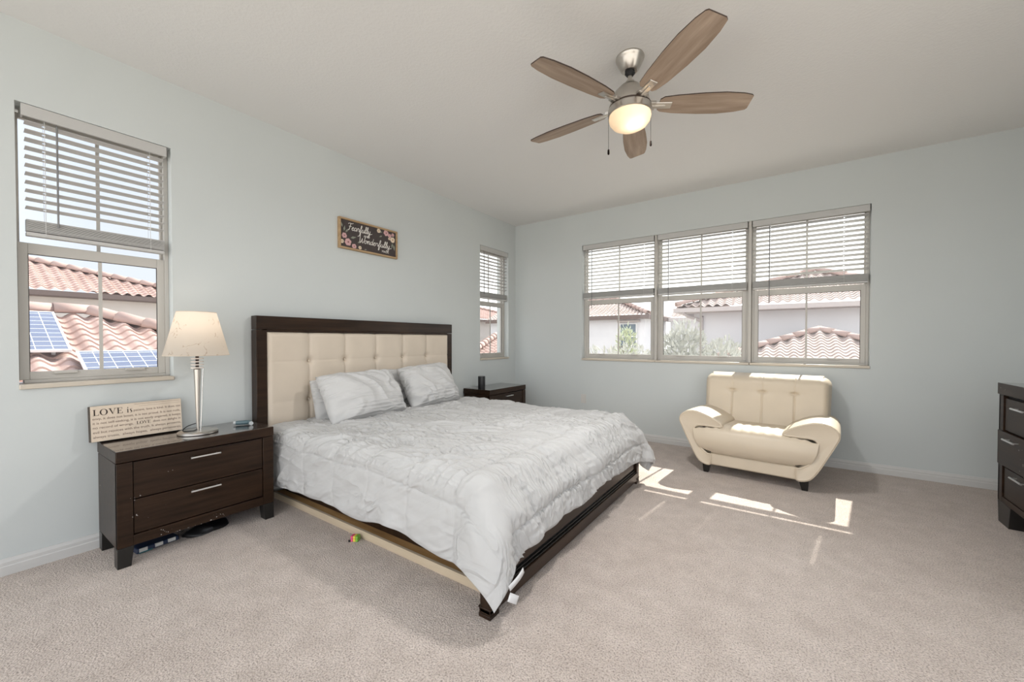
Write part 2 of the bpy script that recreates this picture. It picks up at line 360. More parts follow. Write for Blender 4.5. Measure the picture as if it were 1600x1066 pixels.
# ------------------------------------------------------------------ room shell
H = 2.838; RX = 4.92; YR = -5.7; TH = 0.20
def wall_with_holes(name, axis, a0, a1, holes, z0, z1, p, q, mats='wall'):
    # axis 'x': wall in plane x (p..q thickness), running along y from a0..a1; axis 'y': running along x
    m = MB(); ys = sorted({a0, a1, *[h[0] for h in holes], *[h[1] for h in holes]}); zs = sorted({z0, z1, *[h[2] for h in holes], *[h[3] for h in holes]})
    for i in range(len(ys)-1):
        for j in range(len(zs)-1):
            cy = (ys[i]+ys[i+1])/2; cz = (zs[j]+zs[j+1])/2
            if any(h[0] < cy < h[1] and h[2] < cz < h[3] for h in holes): continue
            if axis == 'x': m.box(p, q, ys[i], ys[i+1], zs[j], zs[j+1])
            else: m.box(ys[i], ys[i+1], p, q, zs[j], zs[j+1])
    o = m.build(name, mats, smooth=0, fix=False)
    # drop the inner faces between blocks so that the wall is one clean shell
    bm = bmesh.new(); bm.from_mesh(o.data); bmesh.ops.remove_doubles(bm, verts=bm.verts, dist=1e-5)
    seen = {}
    for f in bm.faces: seen.setdefault(tuple(sorted(v.index for v in f.verts)), []).append(f)
    dead = [f for fs in seen.values() if len(fs) > 1 for f in fs]
    bmesh.ops.delete(bm, geom=dead, context='FACES_ONLY'); bmesh.ops.recalc_face_normals(bm, faces=bm.faces)
    bm.to_mesh(o.data); bm.free(); return tag(o, kind='structure')
SILL = 0.962; HEAD = 2.421
W1 = (-4.556, -3.925); W2 = (-0.808, -0.178); WB = (1.046, 3.863)
tag(MB().box(-TH, RX+TH, YR, TH, -0.12, 0.0).build('floor', 'carpet', smooth=0), kind='structure')
tag(MB().box(-TH, RX+TH, YR, TH, H, H+0.12).build('ceiling', 'ceil', smooth=0), kind='structure')
wall_with_holes('wall_left', 'x', YR, 0.0, [(*W1, SILL-0.025, HEAD), (*W2, SILL-0.025, HEAD)], 0, H, -TH, 0.0)
wall_with_holes('wall_back', 'y', -TH, RX+TH, [(*WB, SILL-0.025, HEAD)], 0, H, 0.0, TH)
wall_with_holes('wall_right', 'x', -2.75, 0.0, [], 0, H, RX, RX+TH)
def baseboard(name, axis, a, b, p, sgn):
    prof = [(0, 0), (0.016, 0), (0.016, 0.045), (0.013, 0.050), (0.013, 0.066), (0.008, 0.074), (0.006, 0.084), (0, 0.084)]
    m = MB()
    if axis == 'x': m.prism([(p+sgn*d, z) for d, z in prof], 1, a, b)
    else: m.prism([(p+sgn*d, z) for d, z in prof], 0, a, b)
    return tag(m.build(name, 'trim', smooth=30), kind='structure')
baseboard('baseboard_left', 'x', YR, -0.001, 0.0005, 1); baseboard('baseboard_right', 'x', -2.75, -0.001, RX-0.0005, -1)
baseboard('baseboard_back', 'y', 0.017, RX-0.017, -0.0005, -1)

# ------------------------------------------------------------------ windows and blinds (local: u along the wall, d into the wall, z up)
def window(name, to_world, w, fl=.022):
    """single hung window of width w; local x = along wall 0..w, local y = depth outward, z from SILL to HEAD."""
    root = thing(name, None, None, kind='structure'); root.matrix_world = to_world
    z0, z1 = SILL, HEAD; f = 0.022; f0 = fl
    fr = MB()
    for b in ((0, fl, .070, .135, z0, z1), (w-f, w, .070, .135, z0, z1), (f, w-f, .070, .135, z1-f, z1), (f, w-f, .070, .135, z0, z0+.018)): fr.box(*b)
    fr.build('frame', 'frame', root, bevel=0.002)
    s = 0.036; zb, zm0, zm1 = z0+.018, 1.654, 1.712
    lo = MB()
    for b in ((fl, f0+s, .074, .100, zb, zm1), (w-f-s, w-f, .074, .100, zb, zm1), (f0+s, w-f-s, .074, .100, zb, z0+.060), (f0+s, w-f-s, .074, .100, zm0, zm1)): lo.box(*b)
    lo.build('lower_sash', 'frame', root, bevel=0.0025)
    up = MB()
    for b in ((fl, f0+.012, .106, .130, zm1-.04, z1-f), (w-f-.012, w-f, .106, .130, zm1-.04, z1-f), (f0+.012, w-f-.012, .106, .130, zm1-.04, zm1), (f0+.012, w-f-.012, .106, .130, z1-f-.026, z1-f)): up.box(*b)
    up.build('upper_sash', 'frame', root, bevel=0.002)
    g = MB(); g.box(f0+s, w-f-s, .086, .090, z0+.060, zm0); g.build('lower_pane', 'glass', root, smooth=0)
    g = MB(); g.box(f0+.012, w-f-.012, .116, .120, zm1, z1-f-.026); g.build('upper_pane', 'glass', root, smooth=0)
    MB().box(w/2-.008, w/2+.008, .079, .085, z0+.060, zm0).build('lower_muntin', 'frame', root)
    MB().box(w/2-.008, w/2+.008, .109, .115, zm1, z1-f-.026).build('upper_muntin', 'frame', root)
    ga = MB()
    for x in (f0+s, w-f-s-.003): ga.box(x, x+.003, .078, .0855, z0+.060, zm0)
    ga.box(f0+s, w-f-s, .078, .0855, zm0-.003, zm0); ga.build('gasket', 'gasket', root, smooth=0)
    for x in (.27*w, .73*w):
        MB().box(x-.045, x+.045, .058, .074, z0+.046, z0+.062).build('lift_tab', 'frame', root, bevel=0.002)
    return root
def blind(to_world, w, label, tilt, wand_x, wand_z, zbot, slat_gap=0.0445, cords=(0.16, 0.84), mg=0.014):
    root = thing('window_blind', label, 'blind', group='white slatted blinds drawn halfway up'); root.matrix_world = to_world
    a, b = mg, w-mg; e_ = mg*.6
    v = MB(); v.box(e_, w-e_, .002, .014, 2.358, 2.419); v.box(e_, e_+.008, .014, .05, 2.358, 2.415); v.box(w-e_-.008, w-e_, .014, .05, 2.358, 2.415)
    v.build('valance', 'blind', root, bevel=0.002)
    BX('headrail', 'blind', root, a+.004, b-.004, .018, .058, 2.372, 2.412)
    sl = MB(); dep, th = 0.049, 0.0028; t = math.radians(tilt)
    cx = [w*c for c in cords]
    def slat(z, tt, d0=.038, m=None):
        # gaps at the cord holes
        cut = [a]
        for c in cx: cut += [c-.006, c+.006]
        cut.append(b)
        ca, sa = math.cos(tt), math.sin(tt)
        for k in range(len(cut)-1):
            x0, x1 = cut[k], cut[k+1]
            rngs = [(-dep/2, dep/2)] if k % 2 == 0 else [(-dep/2, -.010), (.010, dep/2)]
            for s0, s1 in rngs:
                P = lambda x, s, h: (x, d0+s*ca+h*sa, z-s*sa+h*ca)
                vv = [P(x0, s0, 0), P(x1, s0, 0), P(x1, s1, 0), P(x0, s1, 0), P(x0, s0, th), P(x1, s0, th), P(x1, s1, th), P(x0, s1, th)]
                (m or sl).add(vv, [(0,3,2,1),(4,5,6,7),(0,1,5,4),(1,2,6,5),(2,3,7,6),(3,0,4,7)])
    stack_top = zbot+.088; z = 2.335
    while z > stack_top+0.020: slat(z, t); z -= slat_gap
    sl.build('slats', 'blind', root, smooth=0)
    st = MB(); n = 13
    for k in range(n): slat(zbot+.024+k*(.062/n), random.uniform(-.03, .03), .038+random.uniform(-.0012, .0012), st)
    st.build('slat_stack', 'blind', root, smooth=0)
    BX('bottom_rail', 'blind', root, a, b, .014, .062, zbot, zbot+.019, bevel=0.003)
    for c in cx:
        cd = MB()
        for d in (.0125, .0635): cd.tube([(c, d, 2.37), (c, d, zbot+.01)], .0009, 5)
        cd.tube([(c+.004, .038, 2.37), (c+.004, .038, zbot+.01)], .0008, 5)
        cd.build('ladder_cord', 'cord', root)
    wd = MB(); wd.tube([(wand_x, .006, 2.345), (wand_x, .004, wand_z)], .0042, 8); wd.tube([(wand_x, .02, 2.372), (wand_x, .006, 2.345)], .0015, 6)
    wd.build('wand', 'wand', root)
    return root
def frame_left(y0): return Matrix(((0, -1, 0, 0), (1, 0, 0, y0), (0, 0, 1, 0), (0, 0, 0, 1)))     # u -> +y, d -> -x
def frame_back(x0): return Matrix(((1, 0, 0, x0), (0, 1, 0, 0), (0, 0, 1, 0), (0, 0, 0, 1)))      # u -> +x, d -> +y
wl_ = W1[1]-W1[0]
win1 = window('window_1', frame_left(W1[0]), wl_, .006); win2 = window('window_2', frame_left(W2[0]), W2[1]-W2[0])
for r, a, b in ((win1, *W1), (win2, *W2)):
    MB().box(-.001, b-a+.001, -.014, .072, SILL-.025, SILL).build('sill', 'sill', r, bevel=0.004)
    MB().box(0, b-a, .072, TH+.02, SILL-.025, SILL-.001).build('outer_sill', 'stucco', r)
units = [(1.047, 1.962), (1.987, 2.910), (2.938, 3.862)]
for k, (a, b) in enumerate(units):
    r = window('window_%d' % (k+3), frame_back(a), b-a)
    MB().box(-.012 if k else -.002, b-a+(.012 if k < 2 else .002), -.014, .072, SILL-.025, SILL).build('sill', 'sill', r, bevel=0.004)
    MB().box(-.013 if k else -.001, b-a+(.013 if k < 2 else .001), .072, TH+.02, SILL-.025, SILL-.001).build('outer_sill', 'stucco', r)
for k, x in enumerate((1.9745, 2.924)):
    tag(MB().box(x-.0125, x+.0125, .012, .15, SILL, HEAD).build('trim_%d' % (k+1), 'frame', bevel=0.002), kind='structure')
blind(frame_left(W1[0]), wl_, 'white slatted blind over the window behind the table lamp', 8, .145, 1.80, 1.742, mg=.034)
blind(frame_left(W2[0]), W2[1]-W2[0], 'white slatted blind over the narrow window beside the room corner', 6, .09, 1.80, 1.742, cords=(0.1, 0.8))
blind(frame_back(units[0][0]), units[0][1]-units[0][0], 'white slatted blind at the left of the three joined windows', 9, .13, 1.60, 1.725, cords=(0.12, 0.86))
blind(frame_back(units[1][0]), units[1][1]-units[1][0], 'white slatted blind at the middle of the three joined windows', 11, .13, 1.66, 1.717, cords=(0.14, 0.84))
blind(frame_back(units[2][0]), units[2][1]-units[2][0], 'white slatted blind above the armchair, right of the three joined windows', 16, .155, 1.57, 1.715, cords=(0.17, 0.80))

# ------------------------------------------------------------------ bed
BY0, BY1 = -3.478, -1.438
bed = thing('bed', 'king bed with dark wood frame and tufted taupe leather headboard', 'bed', (0, -2.458, 0))
def L(y): return y+2.458
hf = MB()
hf.box(.02, .10, L(BY0), L(BY0)+.073, 0, 1.268); hf.box(.02, .10, L(BY1)-.073, L(BY1), 0, 1.268)
hf.box(.02, .102, L(BY0), L(BY1), 1.272, 1.372); hf.box(.02, .095, L(BY0)+.073, L(BY1)-.073, .30, .50)
hf.box(.02, .06, L(BY0)+.07, L(BY1)-.07, .45, 1.272)
hf.box(.024, .097, L(BY0)+.073, L(BY1)-.073, 1.255, 1.273)
hf.build('headboard_frame', 'woodx', bed, bevel=0.003)
ny, nz = 240, 96
yy, zz = np.meshgrid(np.linspace(L(BY0)+.074, L(BY1)-.074, ny), np.linspace(.47, 1.254, nz), indexing='ij')
pw = (BY1-BY0-.148)/6; uu = (yy-yy.min())/pw; rows = [.42, .723, 1.03, 1.254]
du = np.abs(uu-np.round(uu))*pw; inner = (np.round(uu) > .5) & (np.round(uu) < 5.5)
colcut = np.where(inner, np.exp(-(du/.010)**2)*.010+np.exp(-(du/.040)**2)*.010, 0)
dzs = [np.abs(zz-.723), np.abs(zz-1.03)]
rowcut = sum(np.exp(-(d/.004)**2)*.0025+np.exp(-(d/.04)**2)*.002 for d in dzs)
btn = sum(np.exp(-((np.hypot(du, d))/.030)**2)*.018*inner+np.exp(-((np.hypot(du, d))/.011)**2)*.010*inner for d in dzs)
fold = sum(np.exp(-(np.abs(np.abs(d)-du*.9)/.012)**2)*np.exp(-np.hypot(du, d)/.05)*.004*inner for d in dzs)
edge = np.minimum(np.minimum(yy-yy.min(), yy.max()-yy), zz.max()-zz); er = np.clip(edge/.03, 0, 1)
xx = .088+.030*np.sqrt(1-(1-er)**2)-colcut-rowcut-btn-fold
hp = MB(); hp.grid(np.stack([xx, yy, zz], -1)); hp.build('upholstered_panel', 'headleather', bed, smooth=80)
for i in range(1, 6):
    for z in (.723, 1.03):
        yb = L(BY0)+.074+i*pw; bt = MB(); bt.lathe([(.001, .006), (.007, .005), (.009, .001), (.009, -.004)], 12)
        bt.v = [(.088+w, yb+x, z+y) for x, y, w in bt.v]
        bt.build('tufting_button', 'headleather', bed)
# footboard
FX = 2.233
fb = MB(); fb.box(FX-.055, FX, L(BY0), L(BY1), .022, .088); fb.box(FX-.055, FX, L(BY0), L(BY0)+.055, .088, .40)
fb.box(FX-.055, FX, L(BY1)-.055, L(BY1), .088, .40); fb.box(FX-.055, FX, L(BY0), L(BY1), .34, .405)
fb.build('footboard_frame', 'woodx', bed, bevel=0.003)
BX('footboard_panel', 'woodx', bed, FX-.045, FX-.012, L(BY0)+.105, L(BY1)-.105, .130, .36)
mo = MB(); mo.box(FX-.05, FX-.022, L(BY0)+.055, L(BY1)-.055, .088, .36); mo.box(FX-.022, FX-.008, L(BY0)+.055, L(BY1)-.055, .0885, .098)
mo.box(FX-.022, FX-.012, L(BY0)+.06, L(BY1)-.06, .108, .114)
mo.build('panel_moulding', 'blackleg', bed, bevel=0.002)
for y in (BY0, BY1-.062):
    lg = MB(); lg.box(FX-.062, FX+.002, L(y)-.002, L(y)+.064, 0, .016); lg.box(FX-.060, FX, L(y), L(y)+.062, .016, .040); lg.box(FX-.063, FX+.003, L(y)-.003, L(y)+.065, .038, .046)
    lg.build('foot', 'woodx', bed, bevel=0.002)
for y0, y1 in ((-3.285, -3.255), (-1.665, -1.635)):
    BX('side_rail', 'woodx', bed, .10, FX-.05, L(y0), L(y1), .045, .31)
bb = MB(); bb.box(.06, FX-.058, L(-3.352), L(-3.334), 0, .046, 0); bb.box(.06, FX-.058, L(-3.334), L(-3.24), .030, .042, 1)
bb.build('bottom_board', ['bareboard', 'chip'], bed, bevel=0.0015)
sp = MB()
for k in range(9): sp.box(.16+k*.235, .24+k*.235, L(-3.25), L(-1.67), .285, .305)
sp.build('slat_base', 'chip', bed)
mt = MB(); mt.box(.13, 2.15, -.965, .965, 0, .21)
mat_o = mt.build('mattress', 'mattress', bevel=0.06, seg=4); mat_o.location = (0, -2.458, .312)
tag(mat_o, 'thick cream mattress on the bed, hidden under the white comforter', 'mattress')

# ------------------------------------------------------------------ comforter: draped with a small cloth solver
def drape(nx=92, ny=100, steps=300, seed=3):
    rng = np.random.RandomState(seed)
    x0, x1, yc, hw = .125, 2.435, -2.457, 1.262
    U, V = np.meshgrid(np.linspace(0, x1-x0, nx), np.linspace(-hw, hw, ny), indexing='ij')
    cu, cv = U/(x1-x0), V/hw
    P = np.stack([x0+U, yc+V, np.full_like(U, .60)], -1)
    P[..., 1] -= .025*cu
    def smooth(a, k):
        for _ in range(k): a = (a+np.roll(a, 1, 0)+np.roll(a, -1, 0)+np.roll(a, 1, 1)+np.roll(a, -1, 1))/5
        return a
    sl = smooth(rng.randn(nx, ny), 14); sl /= sl.std()
    hem = smooth(rng.randn(nx, ny), 22); hem /= hem.std()
    P[..., 1] += .016*hem*np.abs(cv)**6; P[..., 0] += .014*hem*cu**6
    P[..., 2] += .02*smooth(rng.randn(nx, ny), 3)
    R1 = np.linalg.norm(P[1:]-P[:-1], axis=-1); R2 = np.linalg.norm(P[:, 1:]-P[:, :-1], axis=-1)
    ru = np.vstack([R1, R1[-1:]])*(1.006+.006*np.clip(sl, -1, 2)); rv = np.hstack([R2, R2[:, -1:]])*(1.008+.006*np.clip(sl, -1, 2))
    rd = np.sqrt(ru**2+rv**2); Q = P.copy()
    def sdbox(p, lo, hi, r):
        c = (lo+hi)/2; h = (hi-lo)/2-r; q = np.abs(p-c)-h; o = np.maximum(q, 0); l = np.linalg.norm(o, axis=-1)
        d = l+np.minimum(q.max(-1), 0)-r
        n = np.where(l[..., None] > 1e-9, o/np.maximum(l, 1e-9)[..., None], (q == q.max(-1, keepdims=True))*1.0)*np.sign(p-c)
        return d, n
    boxes = [(np.array([.05, -3.43, .1]), np.array([2.165, -1.485, .535]), .075, .022),
             (np.array([2.10, -3.485, 0]), np.array([2.240, -1.395, .415]), .012, .014)]
    def project(P, di, dj, rest, st):
        I = np.arange(nx-di); J = np.arange(ny-abs(dj)); jo = 0 if dj >= 0 else -dj
        for par in (0, 1):
            if di: ii = I[(I//di) % 2 == par]; jj = J+jo
            else: ii = I; jj = J[(J//dj) % 2 == par]+jo
            ix = np.ix_(ii, jj); ix2 = np.ix_(ii+di, jj+dj); A = P[ix]; B = P[ix2]; d = B-A
            Ln = np.linalg.norm(d, axis=-1); c = (st*.5*(Ln-rest[ix])/np.maximum(Ln, 1e-9))[..., None]*d
            P[ix] = A+c; P[ix2] = B-c
    dt = .016
    for s in range(steps):
        v = (P-Q)*.965; Q = P.copy(); P = P+v; P[..., 2] -= 9.8*dt*dt*.16
        for it in range(8):
            project(P, 1, 0, ru, 1.0); project(P, 0, 1, rv, 1.0); project(P, 1, 1, rd, .12); project(P, 1, -1, rd, .12)
            project(P, 3, 0, 3*ru, .10); project(P, 0, 3, 3*rv, .10)
            P[0, :, 0] = np.maximum(P[0, :, 0], x0)
        for lo, hi, r, th in boxes:
            d, n = sdbox(P, lo, hi, r); m = d < th
            P[m] += (th-d[m])[:, None]*n[m]
            tg = P-Q; Q[m] += .55*(tg-(tg*n).sum(-1, keepdims=True)*n)[m]
        P[..., 2] = np.maximum(P[..., 2], .03)
    return P, U, V+hw
def upsample(A, k):
    def one(A):
        n = A.shape[0]; t = np.linspace(0, n-1, (n-1)*k+1); i = np.clip(np.floor(t).astype(int), 0, n-2); f = (t-i).reshape(-1, *([1]*(A.ndim-1)))
        p0, p1, p2, p3 = A[np.clip(i-1, 0, n-1)], A[i], A[i+1], A[np.clip(i+2, 0, n-1)]
        return .5*(2*p1+(-p0+p2)*f+(2*p0-5*p1+4*p2-p3)*f**2+(-p0+3*p1-3*p2+p3)*f**3)
    A = one(A); A = np.swapaxes(one(np.swapaxes(A, 0, 1)), 0, 1); return A
P, U, V = drape()
P = upsample(P, 4); U = upsample(U, 4); V = upsample(V, 4)
# the near corner hangs as a pointed flap over the post: cone laid from the side hem round to the foot hem
ca = np.clip((U-2.04+.22)*.395/.615, 0, None); cb = np.clip((-(V-1.262)-.972+.12)*.29/.41, 0, None)
pr = 1.4; rr = (ca**pr+cb**pr)**(1/pr); tt = np.arctan2(ca, cb+1e-6)/(PI/2)
kk = np.clip(rr/.50, 0, 1); wv = .010*np.sin(tt*PI*3+.6)*kk
K0 = np.array([2.400, -3.612]); K1 = np.array([2.465, -3.680])
P0 = np.array([1.945, -3.468]); P2 = np.array([2.268, -3.31])
Kx = K0+(K1-K0)*kk[..., None]**.8
pl_ = (1-tt)[..., None]**2*P0+2*(tt*(1-tt))[..., None]*Kx+tt[..., None]**2*P2
pl_ = pl_+wv[..., None]*np.array([.5, -.85])
tgt = np.concatenate([pl_, (.435-.71*rr)[..., None]], -1)
sstep = lambda x, a, b: (lambda q: q*q*(3-2*q))(np.clip((x-a)/(b-a), 0, 1))
wgt = sstep(np.minimum(ca, 1), .0, .09)*sstep(cb, .0, .08)*sstep(rr, .10, .27)
P = P*(1-wgt[..., None])+tgt*wgt[..., None]
for _ in range(14):      # soften the solver's small crumples
    Q_ = P.copy(); Q_[1:-1, 1:-1] = (P[2:, 1:-1]+P[:-2, 1:-1]+P[1:-1, 2:]+P[1:-1, :-2])/4
    Q_[0, 1:-1] = (P[0, 2:]+P[0, :-2])/2; Q_[-1, 1:-1] = (P[-1, 2:]+P[-1, :-2])/2; Q_[1:-1, 0] = (P[2:, 0]+P[:-2, 0])/2; Q_[1:-1, -1] = (P[2:, -1]+P[:-2, -1])/2
    P = .4*P+.6*Q_
gu = np.gradient(P, axis=0); gv = np.gradient(P, axis=1); N = np.cross(gu, gv); N /= np.maximum(np.linalg.norm(N, axis=-1, keepdims=True), 1e-9)
qs = .325
wob = (vnoise(U*6, V*6, 1)-.5)*.03
qu = (U+wob+.10)/qs; qv = (V+wob+.06)/qs
eu = np.abs(qu-np.round(qu))*qs; ev = np.abs(qv-np.round(qv))*qs
puff = .021*np.minimum(1, (np.abs(np.sin(PI*qu))*np.abs(np.sin(PI*qv))))**.35
seam = np.exp(-(eu/.006)**2)+np.exp(-(ev/.006)**2)
puck = (vnoise(V*70, U*9, 4)-.5)*np.exp(-(eu/.06)**2)+(vnoise(U*70, V*9, 5)-.5)*np.exp(-(ev/.06)**2)
a_ = .86*U+.51*V; b_ = -.51*U+.86*V
rdg = lambda n: (1-np.abs(2*n-1))**2.2-.28
wr1 = rdg(vnoise(b_*16+1.5*vnoise(U*1.8, V*1.8, 8), a_*1.2, 6)); wr2 = rdg(vnoise(b_*33+2.0*vnoise(U*2.2, V*2.2, 9), a_*1.8, 7))
wr3 = rdg(vnoise((U*.95-V*.3)*20+2*vnoise(U*6, V*6, 18), (V*.95+U*.3)*3.5, 16))
msk = np.clip((vnoise(U*2.6, V*2.6, 11)-.12)*2.0, .15, 1); msk2 = np.clip((vnoise(U*2.2, V*2.2, 13)-.45)*3, 0, 1)
edgef = np.clip(np.minimum.reduce([U+.05, U.max()-U+.004, V+.004, V.max()-V+.004])/.03, 0, 1)
side = np.clip(np.abs(V-1.262)-.95, 0, .1)/.1
wr4 = rdg(vnoise(b_*58+2.5*vnoise(U*3, V*3, 29), a_*3, 27))
disp = ((puff-.008*seam)*(1-.6*side)+.010*puck*(1-.75*side)+.015*wr1*msk*(1-.3*side)+.016*wr2*msk*(1-.7*side)+.009*wr4*msk*(1-.8*side)+.015*wr3*msk2*(1-.4*side))*edgef*(1-.8*wgt)
P = P+N*disp[..., None]
P[..., 2] = np.maximum(P[..., 2], .02)
cf = MB(); cf.grid(P)
comf = cf.build('comforter', 'linen', smooth=180, solid=.012, fix=False)
tag(comf, 'white quilted comforter spread over the bed, its pointed corner hanging over the near foot post', 'comforter')
def cloth_tag(name, p, d, w, l, label):
    p = Vector(p); d = Vector(d).normalized(); s = d.cross(Vector((1, 0, 0))).normalized(); m = MB(); rows = []
    for k in range(6):
        t = k/5; c = p+d*l*t+Vector((.010*math.sin(t*2.2), 0, 0)); rows.append([tuple(c-s*w/2), tuple(c+s*w/2)])
    m.grid(rows); o = m.build(name, 'tag', comf, solid=.0008, fix=False); o['label'] = label
hemj = [j_ for j_ in range(P.shape[1]) if V[-1, j_] < .62]
j1 = min(hemj, key=lambda j_: abs(P[-1, j_, 2]-.165)+(P[-1, j_, 1] < -3.50)*9); q1 = P[-1, j1]
cloth_tag('care_tag', (q1[0]+.004, q1[1]-.006, q1[2]), (.02, .72, .30), .030, .10, 'long white care tag')
cloth_tag('care_tag', (q1[0]+.006, q1[1]-.012, q1[2]-.03), (.02, .60, -.45), .034, .065, 'short grey satin tag')

# ------------------------------------------------------------------ pillows
def pillow(w, h, T, seed, wr=.010):
    n = 72; m2 = 52
    s, t = np.meshgrid(np.linspace(-1, 1, n), np.linspace(-1, 1, m2), indexing='ij')
    X = s*w/2*(1-.05*(1-t**2)*np.abs(s)**3)*(1-.035*t**4*s**2); Y = t*h/2*(1-.06*(1-s**2)*np.abs(t)**3)*(1-.055*s**4*t**2)
    th = T/2*(np.clip(1-np.abs(s)**2.6, 0, 1)*np.clip(1-np.abs(t)**2.4, 0, 1))**.48
    ang = np.arctan2(t, s); rad = np.hypot(s, t)
    nz_ = (vnoise((X*.5+Y*.86)*20+3*vnoise(s*2, t*2, seed), (X*.86-Y*.5)*4+9, seed+1)-.5)*np.clip(1.15-rad*.35, 0, 1)
    rays = (vnoise(ang*7+20, rad*1.2, seed+2)-.5)*np.clip(rad-.35, 0, .6)
    fade = np.clip(th/(T*.18), 0, 1)
    cr = ((1-np.abs(2*vnoise((X*.8+Y*.6)*13+2*vnoise(s*2+3, t*2, seed+5), (X*.6-Y*.8)*3+5, seed+4)-1))**1.8-.3)
    zf = th+(wr*nz_*1.2+.034*rays+wr*1.1*cr)*fade; zb = -th*.8
    m = MB(); m.grid(np.stack([X, Y, zf], -1)); m.grid(np.stack([X, Y, zb], -1))
    return m
def place_pillow(w, h, T, seed, origin, tilt, yaw, roll, label, wr=.010):
    m = pillow(w, h, T, seed, wr); me = m.build('pillow', 'pillow', smooth=180)
    bm = bmesh.new(); bm.from_mesh(me.data); bmesh.ops.remove_doubles(bm, verts=bm.verts, dist=1e-5); bmesh.ops.recalc_face_normals(bm, faces=bm.faces); bm.to_mesh(me.data); bm.free()
    # local X -> world Y, local Y -> up the headboard, local Z -> toward the foot
    B = Matrix(((0, 0, 1), (1, 0, 0), (0, 1, 0))).to_4x4()
    Rm = Matrix.Rotation(yaw, 4, 'Z') @ Matrix.Rotation(-tilt, 4, 'Y') @ Matrix.Rotation(roll, 4, 'X') @ B
    me.matrix_world = Matrix.Translation(origin) @ Rm
    tag(me, label, 'pillow', 'white bed pillows against the headboard'); return me
place_pillow(.70, .36, .17, 31, (.205, -2.79, .715), math.radians(14), .04, .02, 'white pillow behind the front left pillow, its folded end showing')
place_pillow(.66, .38, .16, 37, (.205, -2.10, .735), math.radians(14), -.03, -.03, 'white pillow behind the front right pillow, mostly hidden')
place_pillow(.735, .43, .27, 41, (.395, -2.795, .742), math.radians(31), .03, .015, 'plump white pillow at the left front, nearest the table lamp', .021)
place_pillow(.62, .44, .25, 47, (.385, -2.06, .760), math.radians(30), -.05, .05, 'creased white pillow at the right front, nearest the far nightstand', .027)

# ------------------------------------------------------------------ nightstands
def make_nightstand(loc, label, group):
    t = thing('nightstand', label, 'nightstand', loc, 0, group)    # local: x 0..0.40 from wall, y centred
    w = .385
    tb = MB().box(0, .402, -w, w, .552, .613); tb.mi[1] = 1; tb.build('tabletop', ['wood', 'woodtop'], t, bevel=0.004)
    bd = MB(); bd.box(.004, .398, -w+.002, -w+.022, .105, .549); bd.box(.004, .398, w-.022, w-.002, .105, .549)
    bd.box(.005, .02, -w+.02, w-.02, .105, .549); bd.box(.01, .37, -w+.02, w-.02, .105, .125)
    bd.box(.376, .400, -w+.002, -w+.066, .105, .549); bd.box(.376, .400, w-.066, w-.002, .105, .549); bd.box(.376, .400, -w+.066, w-.066, .105, .158)
    bd.build('body', 'wood', t, bevel=0.002)
    BX('drawer_recess', 'gapdark', t, .36, .372, -w+.05, w-.05, .13, .551, bevel=0)
    for z0, z1, hz in ((.350, .546, .511), (.163, .344, .316)):
        d = BX('drawer', 'wood', t, .372, .394, -w+.069, w-.069, z0, z1, bevel=0.002)
        hm = MB(); hm.tube([(.418, -.074, hz), (.418, .074, hz)], .0055, 10)
        for y in (-.06, .06): hm.tube([(.392, y, hz), (.418, y, hz)], .004, 8)
        h = hm.build('handle', 'handle', d); h['label'] = 'brushed steel bar handle'
    for x0, x1 in ((.006, .066), (.336, .400)):
        for s in (-1, 1):
            ya, yb = sorted((s*(w-.002), s*(w-.068))); yi = s*(w-.056)
            ta, tb = sorted((s*(w-.002), yi))
            l = MB(); l.box(x0, x1, ta, tb, 0, .103, top=(x0, x1, ya, yb)); l.build('leg', 'blackleg', t, bevel=0.002)
    return t
ns1 = make_nightstand((.018, -3.895, 0), 'dark wood two drawer nightstand under the table lamp', 'matching dark nightstands beside the bed')
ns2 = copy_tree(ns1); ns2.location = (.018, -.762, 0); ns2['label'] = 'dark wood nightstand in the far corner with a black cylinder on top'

# ------------------------------------------------------------------ table lamp
lp = thing('table_lamp', 'lit table lamp with cream paper shade on tapered metal stem', 'lamp', (.235, -3.872, .6135))
MB().lathe([(.0, 0), (.100, 0), (.104, .003), (.104, .012), (.098, .017), (.02, .020), (.0, .020)], 48, cap=False).build('base', 'nickel', lp, smooth=40)
MB().lathe([(.0065, .018), (.0075, .05), (.0125, .22), (.0175, .36), (.0195, .398), (.014, .402)], 28).build('stem', 'nickel', lp, smooth=50)
MB().tube([(.009, .012, .018), (.015, .026, .40)], .003, 10).build('side_rod', 'chrome', lp)
st = MB(); 
for k in range(4): st.lathe([(.008, .405+k*.019), (.032, .405+k*.019), (.033, .408+k*.019), (.032, .411+k*.019), (.008, .411+k*.019)], 28)
st.build('spacer_discs', 'acrylic', lp)
MB().tube([(0, 0, .40), (0, 0, .56)], .009, 12).build('socket', 'bladeedge', lp)
sh = MB(); sh.lathe([(.166, .486), (.100, .752)], 64, cap=False); so = sh.build('lamp_shade', 'shade', lp, smooth=80)
for r, z in ((.166, .486), (.100, .752)):
    rg = MB(); rg.tube([(r*math.cos(a), r*math.sin(a), z) for a in np.linspace(0, 2*PI, 49)], .0018, 6); rg.build('shade_trim', 'signface', so)
MB().lathe([(.004, .55), (.02, .565), (.029, .60), (.026, .63), (.012, .65), (.002, .652)], 20).build('bulb', translucent_mat('bulb_glass', (.9, .85, .8), (1, .95, .85), .8), lp)
cdp = spline([(-.012, -.006, .06), (-.03, -.045, .045), (-.02, -.07, .022), (.03, -.03, .0235), (-.06, .02, .022), (-.12, .0, .003), (-.16, -.02, .003)], 8)
MB().tube(cdp, .0028, 8).build('cord', 'black', lp)
